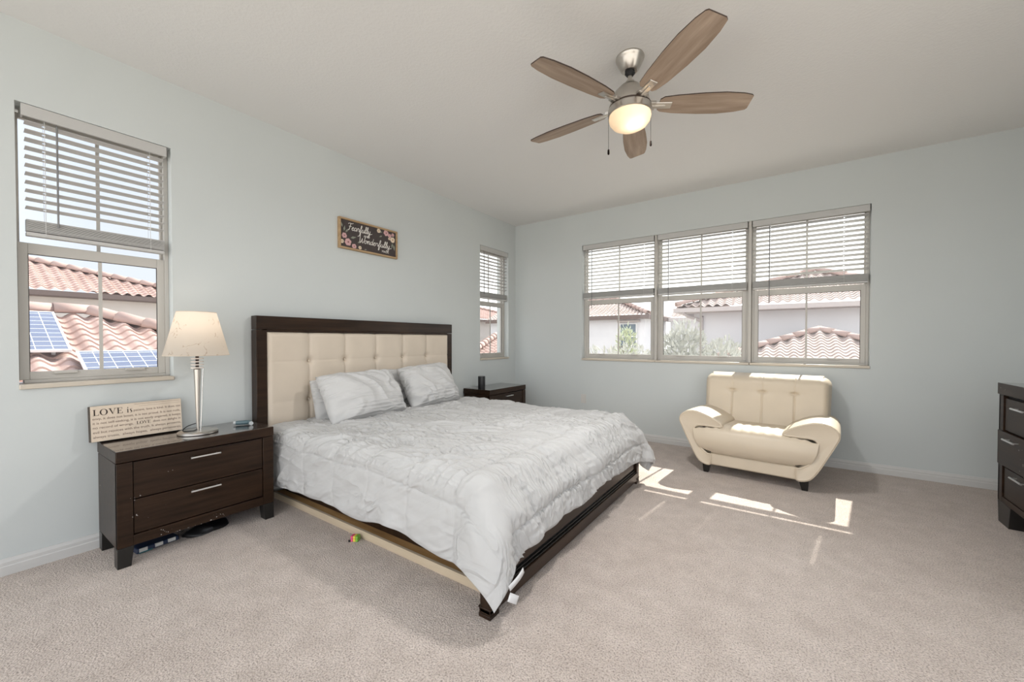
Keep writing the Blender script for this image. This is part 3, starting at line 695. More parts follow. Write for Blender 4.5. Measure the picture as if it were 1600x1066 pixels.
def point(name, loc, energy, col, rad):
    l = bpy.data.lights.new(name, 'POINT'); l.energy = energy; l.color = col; l.shadow_soft_size = rad
    o = bpy.data.objects.new(name, l); COL.objects.link(o); o.location = loc; return o
point('lamp_bulb_light', (.235, -3.872, .6135+.665), 0.42, (1.0, .86, .72), .03)

# ------------------------------------------------------------------ signs
RW = (PI/2, 0, PI/2)                       # text on the left wall: reads along +y, faces +x
lv = thing('sign', 'cream lettered board leaning on the wall on the left nightstand', 'sign', (.082, -4.11, .6215))
lv.rotation_euler = (0, math.radians(-7), 0)
BX('board', 'signside', lv, -.056, .0, -.204, .204, .0, .200, bevel=0.001)
BX('face', 'signface', lv, .0, .0012, -.203, .203, .001, .199, bevel=0)
def serif(m, ch, x, z, h, t=.0006):
    X = .0013
    def bx(a, b, c, d): m.box(X, X+t, x+a*h, x+b*h, z+c*h, z+d*h)
    def pl(pts): m.prism([(x+a*h, z+b*h) for a, b in pts], 0, X, X+t)
    if ch == 'L': bx(.14, .30, 0, 1); bx(.02, .42, .95, 1); bx(.02, .72, 0, .05); pl([(.66, .05), (.72, .05), (.74, .28), (.71, .28)]); return .82
    if ch == 'O':
        o = [(.5+.48*math.cos(a), .5+.52*math.sin(a)) for a in np.linspace(0, 2*PI, 29)]; i = [(.5+.30*math.cos(a), .5+.47*math.sin(a)) for a in np.linspace(0, 2*PI, 29)]
        for k in range(28): pl([o[k], o[k+1], i[k+1], i[k]])
        return 1.06
    if ch == 'V': pl([(.08, 1), (.27, 1), (.56, .16), (.50, 0)]); pl([(.50, 0), (.56, .16), (.86, 1), (.79, 1)]); bx(0, .38, .95, 1); bx(.66, .98, .95, 1); return 1.0
    if ch == 'E': bx(.12, .28, 0, 1); bx(.02, .70, .95, 1); bx(.02, .74, 0, .05); bx(.28, .55, .48, .53); bx(.53, .56, .36, .65); pl([(.64, .95), (.70, .95), (.70, .72), (.67, .72)]); pl([(.68, .05), (.74, .05), (.76, .28), (.73, .28)]); return .85
    if ch == 'i': bx(.10, .22, 0, .66); bx(.02, .30, 0, .05); bx(.03, .12, .61, .66); bx(.09, .23, .84, .98); return .36
    if ch == 's': pl([(.08, .0), (.30, .0), (.38, .12), (.36, .26), (.10, .42), (.10, .38), (.26, .20), (.26, .06), (.08, .06)]); pl([(.38, .66), (.16, .66), (.08, .54), (.10, .42), (.36, .26), (.36, .32), (.20, .46), (.20, .60), (.38, .60)]); return .42
lt = MB(); cx_ = -.194
for ch in 'LOVE': cx_ += serif(lt, ch, cx_, .146, .034)*.034
cx_ += .014
for ch in 'is': cx_ += serif(lt, ch, cx_, .146, .032)*.032
lt.build('large_lettering', 'ink', lv, smooth=0)
lt = MB(); c2 = -.013
for ch in 'LOVE': c2 += serif(lt, ch, c2, .0705, .0175)*.0175
lt.build('medium_lettering', 'ink', lv, smooth=0)
lt2 = MB(); lt2.box(.0013, .0018, -.02, .2, .190, .1915); lt2.box(.0013, .0018, .0, .2, .178, .1788)
lt2.build('rule_line', 'inkpale', lv, smooth=0)
for body, y0, z, wid in (('patient, love is kind. It does not', cx_+.004, .150, .199-cx_-.004), ('envy, it does not boast, it is not proud. It is not rude,', -.196, .122, .393), ('it is not self-seeking, it is not easily angered, it keeps', -.196, .097, .393),
                         ('no record of wrongs.', -.196, .072, .17), ('does not delight in', .062, .072, .134), ('evil but rejoices with the truth. It always protects,', -.196, .046, .393), ('always trusts,  always hopes,  always perseveres.', -.196, .020, .393)):
    o, w_ = text_mesh('small_lettering', body, .0185, 'inkpale', lv, (.0013, y0, z), RW); o.scale = (wid/max(w_, 1e-6), 1, 1)
GL = {
 'F': ([[(.1,1.7),(.4,2.0),(1.2,1.95),(1.6,2.15)],[(.85,1.95),(.75,1.0),(.6,.1),(.3,-.1)],[(.4,1.05),(1.2,1.1)]],1.35),
 'e': ([[(0,.4),(.45,.6),(.55,.9),(.3,1.0),(.1,.6),(.2,.1),(.5,0),(.8,.35)]],.75),
 'a': ([[(.75,.85),(.45,1.0),(.15,.7),(.15,.2),(.4,0),(.7,.4),(.78,.95),(.75,.2),(.95,.05),(1.1,.35)]],1.0),
 'r': ([[(0,.35),(.2,1.05),(.3,.9),(.6,.9),(.62,.3),(.75,.05),(.95,.3)]],.85),
 'f': ([[(0,.3),(.45,1.3),(.5,2.0),(.3,2.0),(.25,1.0),(.2,-.9),(.4,-.95),(.42,0),(.75,.35)]],.65),
 'u': ([[(0,.4),(.15,1.0),(.15,.25),(.4,0),(.65,.4),(.7,1.0),(.7,.2),(.85,.05),(1.05,.35)]],.95),
 'l': ([[(0,.3),(.4,1.2),(.45,1.95),(.25,1.95),(.2,.5),(.35,.02),(.65,.35)]],.55),
 'y': ([[(0,.4),(.15,1.0),(.2,.3),(.45,.1),(.7,.6),(.75,1.0),(.68,-.5),(.4,-1.0),(.15,-.7),(.6,-.1),(1.5,.3)]],1.1),
 'W': ([[(-.4,1.7),(.2,2.0),(.35,1.0),(.55,.0),(.85,.6),(1.0,1.4),(1.05,.6),(1.3,0.0),(1.65,.9),(1.75,1.95)]],1.75),
 'o': ([[(.4,1),(.1,.7),(.15,.1),(.5,.05),(.65,.6),(.4,1),(.6,.85),(.95,.85)]],.85),
 'n': ([[(0,.35),(.15,1.0),(.15,0),(.2,.6),(.5,1.0),(.6,.7),(.6,.15),(.75,.02),(.95,.35)]],.85),
 'd': ([[(.7,.85),(.4,1.0),(.12,.6),(.2,.05),(.5,.1),(.7,.8),(.8,2.0),(.72,.3),(.85,.02),(1.05,.35)]],.95)}
sg = thing('wall_sign', 'small dark framed sign with white script hanging above the headboard', 'sign', (.002, -2.462, 2.142))
SW, SH = .632, .272
fr = MB()
for b in ((0, .030, -SW/2, SW/2, SH/2-.016, SH/2), (0, .030, -SW/2, SW/2, -SH/2, -SH/2+.016), (0, .030, -SW/2, -SW/2+.016, -SH/2+.016, SH/2-.016), (0, .030, SW/2-.016, SW/2, -SH/2+.016, SH/2-.016)): fr.box(*b)
fr.build('frame', 'oak', sg, bevel=0.0015)
BX('board', 'board', sg, 0, .018, -SW/2+.014, SW/2-.014, -SH/2+.014, SH/2-.014, bevel=0)
def script(word, y0, z0, s, width, slope=0.0, r=.0026):
    tot = sum(GL[c][1] for c in word); k = width/tot; m = MB(); x = 0
    for c in word:
        for st_ in GL[c][0]:
            p = spline(st_, 5); m.tube([(.0195, y0+(x+a+.18*b)*k, z0+b*s+slope*(x+a)*k) for a, b in p], r, 5)
        x += GL[c][1]
    return m
script('Fearfully', -.235, .040, .030, .245).build('lettering', 'chalk', sg)
script('Wonderfully', -.125, -.052, .030, .355).build('lettering', 'chalk', sg)
text_mesh('small_lettering', 'AND', .030, 'chalk', sg, (.0185, -.065, .004), RW); text_mesh('small_lettering', 'MADE', .030, 'chalk', sg, (.0185, .135, -.098), RW)
def flower(y, z, r, mat):
    m = MB()
    for k in range(6):
        a = k*PI/3+random.random()*.4; c = (y+r*.55*math.cos(a), z+r*.55*math.sin(a))
        m.prism([(c[0]+r*.5*math.cos(b), c[1]+r*.5*math.sin(b)) for b in np.linspace(0, 2*PI, 10)[:-1]], 0, .018, .0195+k*.0003)
    m.prism([(y+r*.22*math.cos(b), z+r*.22*math.sin(b)) for b in np.linspace(0, 2*PI, 10)[:-1]], 0, .018, .022, 1)
    m.build('painted_flower', [mat, 'flowereye'], sg, smooth=0)
def pleaf(y, z, a, l):
    m = MB(); p = [(0, 0), (.4, .18), (1, 0), (.4, -.18)]
    m.prism([(y+l*(u*math.cos(a)-v*math.sin(a)), z+l*(u*math.sin(a)+v*math.cos(a))) for u, v in p], 0, .018, .019); m.build('painted_leaf', 'leafp', sg, smooth=0)
for f in ((-.262, -.020, .024, 'pink'), (-.285, -.075, .018, 'blush'), (-.225, -.072, .032, 'pink'), (-.165, -.098, .022, 'pink'), (-.105, -.100, .016, 'blush'), (.10, .100, .020, 'blush'), (.185, .096, .028, 'pink'), (.228, .078, .019, 'pink'), (.265, .095, .016, 'pink'), (.262, .045, .027, 'blush'), (.222, .048, .012, 'blush')): flower(*f)
for l_ in ((-.265, .02, 1.4, .05), (-.28, .05, 1.9, .05), (-.25, .01, .9, .05), (-.20, -.03, .3, .06), (-.13, -.06, .4, .05), (.14, .09, 2.8, .04), (.275, .0, -1.4, .06), (.262, .01, -1.8, .05), (.14, .06, 3.6, .04), (-.06, -.11, .2, .03)): pleaf(*l_)

# ------------------------------------------------------------------ small things
spk = thing('smart_speaker', 'black cylinder speaker on the far nightstand', 'speaker', (.225, -1.055, .6135))
MB().lathe([(.0, 0), (.042, 0), (.043, .004), (.043, .143), (.040, .148), (.0, .148)], 40, cap=False).build('body', 'black', spk, smooth=40)
MB().lathe([(.034, .148), (.041, .148), (.041, .151), (.034, .151)], 40).build('top_ring', 'wand', spk)
MB().tube(spline([(-.04, -.01, .004), (-.09, .0, .0035), (-.13, .03, .0035), (-.15, -.01, .0035), (-.19, -.02, .0035), (-.205, -.02, -.05), (-.206, -.02, -.2)], 8), .0022, 6).build('power_cord', 'cord', spk)
inh = thing('inhaler', 'slate blue plastic inhaler lying on the left nightstand', 'inhaler', (.205, -3.605, .6145), math.radians(58))
MB().tube([(-.045, 0, .016), (-.035, 0, .016), (.03, 0, .016), (.036, 0, .0165)], [.013, .0145, .0145, .012], 14).build('body', 'bluegrey', inh)
MB().tube([(-.058, 0, .016), (-.043, 0, .016)], .0115, 14).build('canister', 'greycap', inh)
mp_ = MB(); mp_.tube([(.028, 0, .016), (.040, -.014, .014), (.048, -.030, .013)], [.0145, .0135, .012], 14); mp_.build('mouthpiece', 'bluegrey', inh)
MB().tube([(.0465, -.028, .013), (.050, -.036, .0125)], .0128, 14).build('cap', 'greycap', inh)
ol = thing('wall_outlet', 'white outlet cover on the window wall beyond the bed', 'outlet', (1.072, 0, .436))
BX('cover_plate', 'outlet', ol, -.037, .037, -.006, .0, -.058, .058, bevel=0.002)
for z in (-.026, .018):
    m = MB(); m.box(-.016, .016, -.008, -.005, z-.013, z+.017); m.build('socket', 'outlet', ol, bevel=0.002)
toy = thing('toy_cube', 'tiny pink, yellow and green toy on the carpet by the bed', 'toy', (1.155, -3.392, 0), .5)
for i, mm in enumerate(('toyp', 'toyy', 'toyg')):
    for j in range(2): BX('block', mm, toy, -.022+i*.015, -.008+i*.015, -.018, .018, .001+j*.017, .017+j*.017, bevel=0.003)
MB().box(-.034, -.024, -.02, -.012, 0, .010).build('chip', 'toyk', toy)
pk = thing('snack_packet', 'navy packet with white corners lying under the left nightstand', 'packet', (.235, -4.085, 0), math.radians(96))
MB().box(-.10, .10, -.055, .055, .001, .028, top=(-.095, .095, -.05, .05)).build('wrapper', 'navy', pk, bevel=0.006)
for x in (-.07, .0, .06):
    BX('white_print', 'outlet', pk, x-.018, x+.018, -.0565, -.049, .008, .027, bevel=0)
BX('teal_print', 'tealp', pk, -.09, -.03, -.057, -.05, .002, .008, bevel=0)
sk = thing('dark_bag', 'crumpled black bag under the left nightstand', 'bag', (.255, -3.84, 0), .2)
s_, t_ = np.meshgrid(np.linspace(0, 2*PI, 28), np.linspace(0, PI/2, 10), indexing='ij')
rr_ = 1+.35*(vnoise(np.cos(s_)*2+5, np.sin(s_)*2+t_*2+5, 3)-.5)
MB().grid(np.stack([.07*rr_*np.cos(s_)*np.cos(t_), .12*rr_*np.sin(s_)*np.cos(t_), .045*rr_*np.sin(t_)], -1)).build('bag_body', 'black', sk, smooth=60)

# ------------------------------------------------------------------ ceiling fan
fan = thing('ceiling_fan', 'five blade wood and nickel ceiling fan with lit bowl', 'ceiling fan', (2.49, -2.48, H))
MB().lathe([(.0, -.001), (.078, -.001), (.081, -.010), (.078, -.020), (.074, -.024), (.071, -.034), (.052, -.074), (.040, -.084), (.018, -.085)], 44, cap=False).build('canopy', 'nickel', fan, smooth=30)
MB().lathe([(.026, -.078), (.029, -.096), (.018, -.110)], 28).build('hanger_ball', 'black', fan)
MB().tube([(0, 0, -.09), (0, 0, -.165)], .0125, 16).build('downrod', 'nickel', fan)
MB().lathe([(.014, -.135), (.024, -.140), (.028, -.155), (.055, -.170), (.088, -.205), (.108, -.245), (.114, -.270), (.114, -.286), (.0, -.286)], 48, cap=False).build('motor_housing', 'nickel', fan, smooth=30)
MB().lathe([(.110, -.286), (.118, -.286), (.119, -.290), (.119, -.296), (.110, -.297)], 48).build('trim_ring', 'bladeedge', fan)
MB().lathe([(.08, -.296), (.121, -.297), (.123, -.300), (.123, -.335), (.119, -.338), (.08, -.338)], 48).build('light_ring', 'nickel', fan, smooth=30)
bw = MB(); bw.lathe([(.116, -.336), (.119, -.350), (.114, -.372), (.098, -.393), (.070, -.409), (.035, -.417), (.001, -.419)], 48, cap=False)
bw.build('glass_bowl', 'bowl', fan, smooth=80)
for k in range(5):
    a = math.radians(-40+72*k); R = Matrix.Rotation(a, 4, 'Z'); tilt = Matrix.Rotation(math.radians(-12), 4, 'X')
    o = [(.165, -.040), (.185, -.056), (.26, -.066), (.40, -.076), (.52, -.078), (.62, -.068), (.668, -.056), (.678, -.048), (.684, .040), (.676, .052), (.62, .066), (.52, .077), (.40, .075), (.26, .064), (.185, .050), (.165, .036)]
    m = MB(); m.prism(o, 2, -.0035, .0035, 0, 1); b = m.build('blade', ['blade', 'bladeedge'], fan, smooth=0)
    b.matrix_local = Matrix.Translation((0, 0, -.278)) @ R @ tilt
    m = MB(); m.box(.135, .235, -.020, .020, -.010, -.0045, top=(.135, .238, -.024, .024)); m.box(.105, .145, -.030, .030, -.012, .004); m.box(.10, .20, -.008, .008, -.016, -.008)
    ir = m.build('blade_iron', 'nickel', fan, bevel=0.002); ir.matrix_local = Matrix.Translation((0, 0, -.278)) @ R @ tilt
for (dx, dy, ln) in ((-.098, -.078, .215), (.103, .062, .165)):
    m = MB(); m.tube([(dx, dy, -.325), (dx, dy, -.325-ln)], .0011, 6); c = m.build('pull_chain', 'bronze', fan)
    m = MB(); m.lathe([(.002, -.320-ln), (.0055, -.325-ln), (.0065, -.345-ln), (.004, -.352-ln), (.001, -.353-ln)], 14, (dx, dy, 0)); m.build('pull_fob', 'bronze', c)
FL = bpy.data.lights.new('fan_lamp_light', 'AREA'); FL.shape = 'DISK'; FL.size = .20; FL.energy = 22.0; FL.color = (1.0, .985, .975); FL.spread = PI
FLO = bpy.data.objects.new('fan_lamp_light', FL); COL.objects.link(FLO); FLO.location = (2.49, -2.48, H-.424)
point('fan_bulb_light', (2.52, -2.50, H-.372), 0.30, (1.0, .86, .70), .022)

# ------------------------------------------------------------------ armchair
ch = thing('armchair', 'wide cream leather armchair with flared arms below the windows', 'armchair', (3.085, -.05, 0), math.radians(-5))
# back
nu, nv = 220, 110
def roundbox_back():
    m = MB(); w, hz = .505, .0
    s, t = np.meshgrid(np.linspace(-1, 1, nu), 1-(1-np.linspace(0, 1, nv))**1.7, indexing='ij')
    z = .30+t*.555
    er = np.clip((1-np.abs(s))*w/.055, 0, 1); et = np.clip((1-t)*.555/.07, 0, 1)
    e = np.sqrt(np.clip(1-(1-er)**2, 0, 1))*np.sqrt(np.clip(1-(1-et)**2, 0, 1))
    rc = np.clip(t-.88, 0, 1)/.12
    cr_ = .075; dz_ = np.clip((1-t)*.555, 0, cr_); x = s*(w*(1-.03*(1-t))-cr_+np.sqrt(np.maximum(cr_**2-(cr_-dz_)**2, .0003)))
    th = .02+.075*e
    sx = [-.25, 0, .25]; dent = 0; zb = .705
    for q in sx:
        dent = dent+.010*np.exp(-((x-q)/.0055)**2)*np.clip((zb+.02-z)/.03, .40, 1)+.020*np.exp(-(((x-q)/.03)**2+((z-zb)/.012)**2))+.006*np.exp(-(((x-q)/.10)**2+((z-zb)/.03)**2))
    wrk = (vnoise(x*26+7, z*5, 21)-.5)*.008*np.clip((t-.86)/.1, 0, 1)
    lean = -.175*(z-.30)        # toward the wall as it rises
    yf = -.335-lean*-1*0-th+.0
    front = -.30+.20*(z-.30)-th+dent+wrk; back = -.20+.20*(z-.30)+th*.9
    m.grid(np.stack([x, front, z], -1)); m.grid(np.stack([x, back, z], -1))
    # close the rim
    rim_i = [(0, j) for j in range(nv)]+[(i, nv-1) for i in range(nu)]+[(nu-1, j) for j in range(nv-1, -1, -1)]
    Fv = np.stack([x, front, z], -1); Bv = np.stack([x, back, z], -1)
    m.grid([[Fv[i, j], (Fv[i, j]*.7+Bv[i, j]*.3)+np.array([0, 0, .012*(j == nv-1)])+np.array([.010*np.sign(s[i, j])*(i in (0, nu-1)), 0, 0]), (Fv[i, j]*.3+Bv[i, j]*.7)+np.array([0, 0, .012*(j == nv-1)])+np.array([.010*np.sign(s[i, j])*(i in (0, nu-1)), 0, 0]), Bv[i, j]] for i, j in rim_i])
    o = m.build('backrest', 'cream', ch, smooth=70)
    bm = bmesh.new(); bm.from_mesh(o.data); bmesh.ops.remove_doubles(bm, verts=bm.verts, dist=1e-4); bmesh.ops.recalc_face_normals(bm, faces=bm.faces); bm.to_mesh(o.data); bm.free()
roundbox_back()
# seat cushion with a rolled front
prof = spline([(-.24, .41), (-.50, .43), (-.74, .446), (-.85, .440), (-.908, .400), (-.930, .330), (-.918, .260), (-.888, .206), (-.865, .192)], 6)
prof = prof+[(-.30, .192)]
sc_ = MB(); rows = []
for y, z in prof:
    hw = float(np.interp(z, [.19, .24, .31, .39, .45], [.352, .405, .434, .448, .452]))+.004
    rows.append([(hw*c, y+(.022*(abs(c)**4)), z-(.012*abs(c)**6 if z > .40 else .0)+(.004*math.sin(c*40)*(z > .40)*(y < -.6))) for c in np.linspace(-1, 1, 41)])
sc_.grid(rows); sc_.build('seat_cushion', 'cream', ch, smooth=70)
BX('seat_base', 'cream', ch, -.345, .345, -.868, -.16, .088, .194, bevel=0.014, seg=3)
BX('frame_panel', 'cream', ch, -.44, .44, -.30, -.12, .10, .45, bevel=0.02)
arm_pts = [(-.310, .092), (-.385, .098), (-.440, .160), (-.505, .290), (-.556, .400), (-.578, .455), (-.572, .500), (-.540, .535), (-.485, .556), (-.420, .556), (-.345, .532), (-.275, .497), (-.225, .462), (-.222, .428), (-.290, .424), (-.390, .424), (-.428, .412), (-.440, .380), (-.426, .310), (-.388, .240), (-.335, .196), (-.308, .188)]
arm_o = spline(arm_pts, 4, True); cxm = np.mean([p[0] for p in arm_o]); czm = np.mean([p[1] for p in arm_o])
def inset(poly, d):
    n = len(poly); out = []
    P2 = np.array(poly); area = .5*np.sum(P2[:, 0]*np.roll(P2[:, 1], -1)-np.roll(P2[:, 0], -1)*P2[:, 1]); sg_ = 1 if area > 0 else -1
    for i in range(n):
        t = P2[(i+1) % n]-P2[i-1]; t = t/max(np.linalg.norm(t), 1e-9); out.append(tuple(P2[i]+d*sg_*np.array([-t[1], t[0]])))
    return out
for sgn in (1, -1):
    m = MB(); rg_ = []
    for y, d in ((-.882, .018), (-.886, .010), (-.882, .004), (-.872, .0), (-.80, -.001), (-.60, .0), (-.40, .002), (-.22, .004), (-.12, .008), (-.10, .02)):
        drop = .0 if y < -.7 else (y+.7)*.04
        rg_.append([(sgn*a, y, b-drop*(b > .3)) for a, b in inset(arm_o, d)])
    m.rings(rg_); m.build('armrest', 'cream', ch, smooth=50)
    pp = MB(); pp.tube([(sgn*a, -.879, b) for a, b in inset(arm_o, .003)]+[(sgn*inset(arm_o, .003)[0][0], -.879, inset(arm_o, .003)[0][1])], .0035, 6); pp.build('piping', 'cream', ch)
for x, y in ((-.355, -.80), (.355, -.80), (-.355, -.17), (.355, -.17)):
    s = 1 if x > 0 else -1; m = MB(); xi, xo = x-.036, x+.036
    m.box(x+s*.008-.020, x+s*.008+.020, y-.02, y+.02, 0, .105, top=(xi, xo, y-.035, y+.035)); m.build('leg', 'blackleg', ch, bevel=0.003)

# ------------------------------------------------------------------ dresser at the right edge
dr = thing('dresser', 'tall dark wood dresser with steel bar handles at the right edge', 'dresser', (4.41, -.80, 0))
# local: x 0 front .. .47 back, y 0 (far end) .. -1.75
DW = -1.75
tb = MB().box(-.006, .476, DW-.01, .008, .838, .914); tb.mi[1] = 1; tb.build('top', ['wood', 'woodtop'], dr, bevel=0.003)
c = MB(); c.box(.0, .474, DW, DW+.02, .14, .836); c.box(.0, .474, -.02, 0, .14, .836); c.box(.452, .472, DW+.02, -.02, .14, .836); c.box(.01, .45, DW+.02, -.02, .14, .155)
c.box(0, .024, -.062, -.0, .14, .836); c.box(0, .024, DW, DW+.06, .14, .836); c.box(0, .024, DW+.06, -.062, .14, .176)
c.build('carcass', 'wood', dr, bevel=0.002)
BX('drawer_recess', 'gapdark', dr, .022, .032, DW+.04, -.04, .15, .836, bevel=0)
def ddrawer(y0, y1, z0, z1, x0, hz):
    d = BX('drawer', 'wood', dr, x0, x0+.022, y0, y1, z0, z1, bevel=0.002)
    yc = (y0+y1)/2; ya = y1-.16
    m = MB(); m.tube([(x0-.026, ya, hz), (x0-.026, ya-.15, hz)], .0062, 10)
    for y in (ya-.015, ya-.135): m.tube([(x0+.002, y, hz), (x0-.026, y, hz)], .0045, 8)
    h = m.build('handle', 'handle', d); h['label'] = 'steel bar handle'
for y0, y1 in ((-.865, -.073), (DW+.066, -.885)):
    ddrawer(y0, y1, .612, .818, .006, .770)
    ddrawer(y0, y1, .178, .372, .006, .344)
ddrawer(-.872, -.004, .384, .604, -.006, .566); ddrawer(DW+.005, -.884, .384, .604, -.006, .566)
for y in (-.10, DW+.10):
    for x in (.0, .38):
        m = MB(); m.box(x+.002, x+.09, y-.06, y+.09, 0, .139, top=(x, x+.092, y-.09, y+.098)); m.build('leg', 'blackleg', dr, bevel=0.002)

# ------------------------------------------------------------------ outdoors
GZ = -3.2
tag(MB().box(-80, 80, -80, 90, GZ-.2, GZ).build('ground', 'ground_bounce', smooth=0), kind='structure')
def inside(poly, x, y):
    r = np.zeros_like(x, bool); n = len(poly); j = n-1
    for i in range(n):
        xi, yi = poly[i]; xj, yj = poly[j]
        c = ((yi > y) != (yj > y)) & (x < (xj-xi)*(y-yi)/(yj-yi+1e-12)+xi); r ^= c; j = i
    return r
def tile_roof(name, origin, e, g, slope, poly, parent, mat='rtile', per=.285, row=.22, amp=.042, step=.030):
    """poly in (s along eave, t horizontal run up-slope); S-tiles as one relief mesh."""
    O = np.array(origin, float); e = np.array([*e, 0.0]); g = np.array([*g, 0.0])
    s0 = min(p[0] for p in poly); s1 = max(p[0] for p in poly); t1 = max(p[1] for p in poly)
    S = np.arange(s0, s1+per/8, per/8); Tt = []; hh = []
    k = 0
    while k*row < t1:
        Tt += [k*row, (k+.999)*row]; hh += [step, 0.0]; k += 1
    Tt = np.array(Tt); hh = np.array(hh); s, t = np.meshgrid(S, Tt, indexing='ij')
    cell = s+0; h = amp*np.cos(2*PI*s/per)+np.broadcast_to(hh, s.shape)
    P3 = O+s[..., None]*e+t[..., None]*g+(t*slope+h)[..., None]*np.array([0, 0, 1.0])
    keep = inside(poly, (s[:-1, :-1]+s[1:, 1:])/2, np.clip((t[:-1, :-1]+t[1:, 1:])/2, .01, None))
    used = np.zeros(s.shape, bool)
    for a, b in ((0, 0), (1, 0), (0, 1), (1, 1)): used[a:a+keep.shape[0], b:b+keep.shape[1]] |= keep
    idx = -np.ones(s.shape, int); idx[used] = np.arange(used.sum())
    m = MB(); m.v = [tuple(map(float, q)) for q in P3[used]]
    for i, j in zip(*np.nonzero(keep)): m.f.append((idx[i, j], idx[i+1, j], idx[i+1, j+1], idx[i, j+1]))
    m.mi = [0]*len(m.f)
    return m.build(name, mat, parent, smooth=60)
def ridge(p, q, parent, r=.11, seg=.42):
    p = Vector(p); q = Vector(q); d = q-p; n = max(2, int(d.length/seg)); m = MB(); u = d.normalized()
    sd = u.cross(Vector((0, 0, 1))).normalized(); up = sd.cross(u)
    for k in range(n):
        a = p+d*(k/n); b = p+d*((k+1.12)/n)
        rg2 = []
        for c, rr in ((a, r), (b, r*.82)):
            rg2.append([tuple(c+sd*rr*math.cos(th)+up*rr*math.sin(th)) for th in np.linspace(-.25, PI+.25, 10)])
        m.rings(rg2, closed=False, cap=False)
    return m.build('ridge_cap', 'cap', parent, solid=.018, fix=False)
# next-door low roof with solar panels, seen through the window behind the lamp
n1 = thing('house', 'low neighbouring tiled roof with solar panels close outside the lamp window', 'house', (-7, -3.2, GZ))
def W2L(o, p): return (p[0]-o.location.x, p[1]-o.location.y, p[2]-o.location.z)
E1 = W2L(n1, (-3.6, 0, 1.64-.416*3.4))
tile_roof('tiled_roof', E1, (0, 1), (-1, 0), .416, [(-9.5, 0), (.9, 0), (-3.15, 3.4), (-9.5, 3.4)], n1)
tile_roof('tiled_roof', W2L(n1, (-3.6, .9, 1.64-.416*3.4)), (-1, 0), (0, -1), .345, [(0, 0), (6.8, 0), (3.4, 4.1)], n1)
tile_roof('tiled_roof', W2L(n1, (-10.4, 0, 1.64-.416*3.4)), (0, -1), (1, 0), .416, [(-.9, 0), (9.5, 0), (9.5, 3.4), (3.15, 3.4)], n1)
ridge(W2L(n1, (-7, -9.4, 1.70)), W2L(n1, (-7, -3.2, 1.70)), n1, .125); ridge(W2L(n1, (-7, -3.2, 1.69)), W2L(n1, (-3.6, .9, .30)), n1, .125)
BX('wall', 'stucco', n1, *[v for pr in zip(W2L(n1, (-10, -9.4, GZ)), W2L(n1, (-4.1, .4, .16))) for v in pr], bevel=0)
def solar(y0, y1, xa, xb, label):
    """panel on the plane z = 1.64 - .416 (x+7), from xa (upper) to xb (lower)"""
    ang = math.atan(.416); ln = (xb-xa)/math.cos(ang); root = thing('solar_panel', label, 'solar panel', (xb, y0, 1.64-.416*(xb+7)+.145), 0, 'solar panels on the neighbouring roof')
    root.rotation_euler = (0, ang, 0)
    w = y1-y0
    BX('cells', 'solar', root, -ln+.02, -.02, .02, w-.02, .0, .012, bevel=0)
    f = MB()
    for b in ((-ln, 0, 0, .028), (-ln, 0, w-.028, w), (-ln, -ln+.028, .028, w-.028), (-.028, 0, .028, w-.028)): f.box(*b, -.02, .016)
    f.build('frame', 'alu', root, bevel=0.002)
    lg = MB()
    for x in (-ln+.2, -.2):
        for y in (.15, w-.15): lg.box(x-.02, x+.02, y-.02, y+.02, -.14, -.015)
    lg.build('mount', 'alu', root)
solar(-4.66, -3.67, -6.68, -5.22, 'dark solar panel standing upright at the left of the low roof')
solar(-3.64, -2.0, -5.18, -4.20, 'solar panel lying crosswise along the lower roof edge')
solar(-5.67, -4.68, -6.68, -5.22, 'solar panel at the far left, half cut off by the window frame')
# two-storey house across, seen above it
def hip_house(label, loc, x0, x1, y0, y1, ez, slope, face, hipdir, mats, rid, **k): pass
u = thing('house', 'farther two storey house with terracotta hip roof above the solar panels', 'house', (-16, -2, GZ))
E2 = W2L(u, (-16, 0, 2.80)); sl = .416
tile_roof('tiled_roof', E2, (0, 1), (-1, 0), sl, [(-14, 0), (1.9, 0), (-5.1, 4.3), (-14, 4.3)], u, 'rtile')
tile_roof('tiled_roof', W2L(u, (-16, 1.9, 2.80)), (-1, 0), (0, -1), sl*4.3/7.0, [(0, 0), (8.6, 0), (4.3, 7.0)], u, 'rtile')
ridge(W2L(u, (-20.3, -5.1, 2.80+sl*4.3+.05)), W2L(u, (-16, 1.9, 2.86)), u, .13); ridge(W2L(u, (-20.3, -14, 2.80+sl*4.3+.05)), W2L(u, (-20.3, -5.1, 2.80+sl*4.3+.05)), u, .13)
fa = MB(); fa.box(*[v for pr in zip(W2L(u, (-16.04, -14, 2.62)), W2L(u, (-15.94, 1.94, 2.78))) for v in pr]); fa.box(*[v for pr in zip(W2L(u, (-24.6, 1.945, 2.62)), W2L(u, (-16.0, 2.04, 2.78))) for v in pr])
fa.box(*[v for pr in zip(W2L(u, (-16.5, -14, 2.60)), W2L(u, (-16.0, 1.9, 2.64))) for v in pr]); fa.build('fascia', 'fascia', u)
BX('wall', 'stucco', u, *[v for pr in zip(W2L(u, (-24, -14, GZ)), W2L(u, (-16.45, 1.5, 2.62))) for v in pr], bevel=0)
u2 = thing('house', 'tile roofed house beyond the narrow corner window', 'house', (-16, 20, GZ))
tile_roof('tiled_roof', W2L(u2, (-16, 20, 2.85)), (0, 1), (-1, 0), sl, [(-6, 0), (7.2, 0), (0.5, 3.1), (-6, 3.1)], u2, 'rtile')
fa = MB(); fa.box(*[v for pr in zip(W2L(u2, (-16.05, 14, 2.62)), W2L(u2, (-15.95, 27.2, 2.80))) for v in pr]); fa.build('fascia', 'fascia', u2)
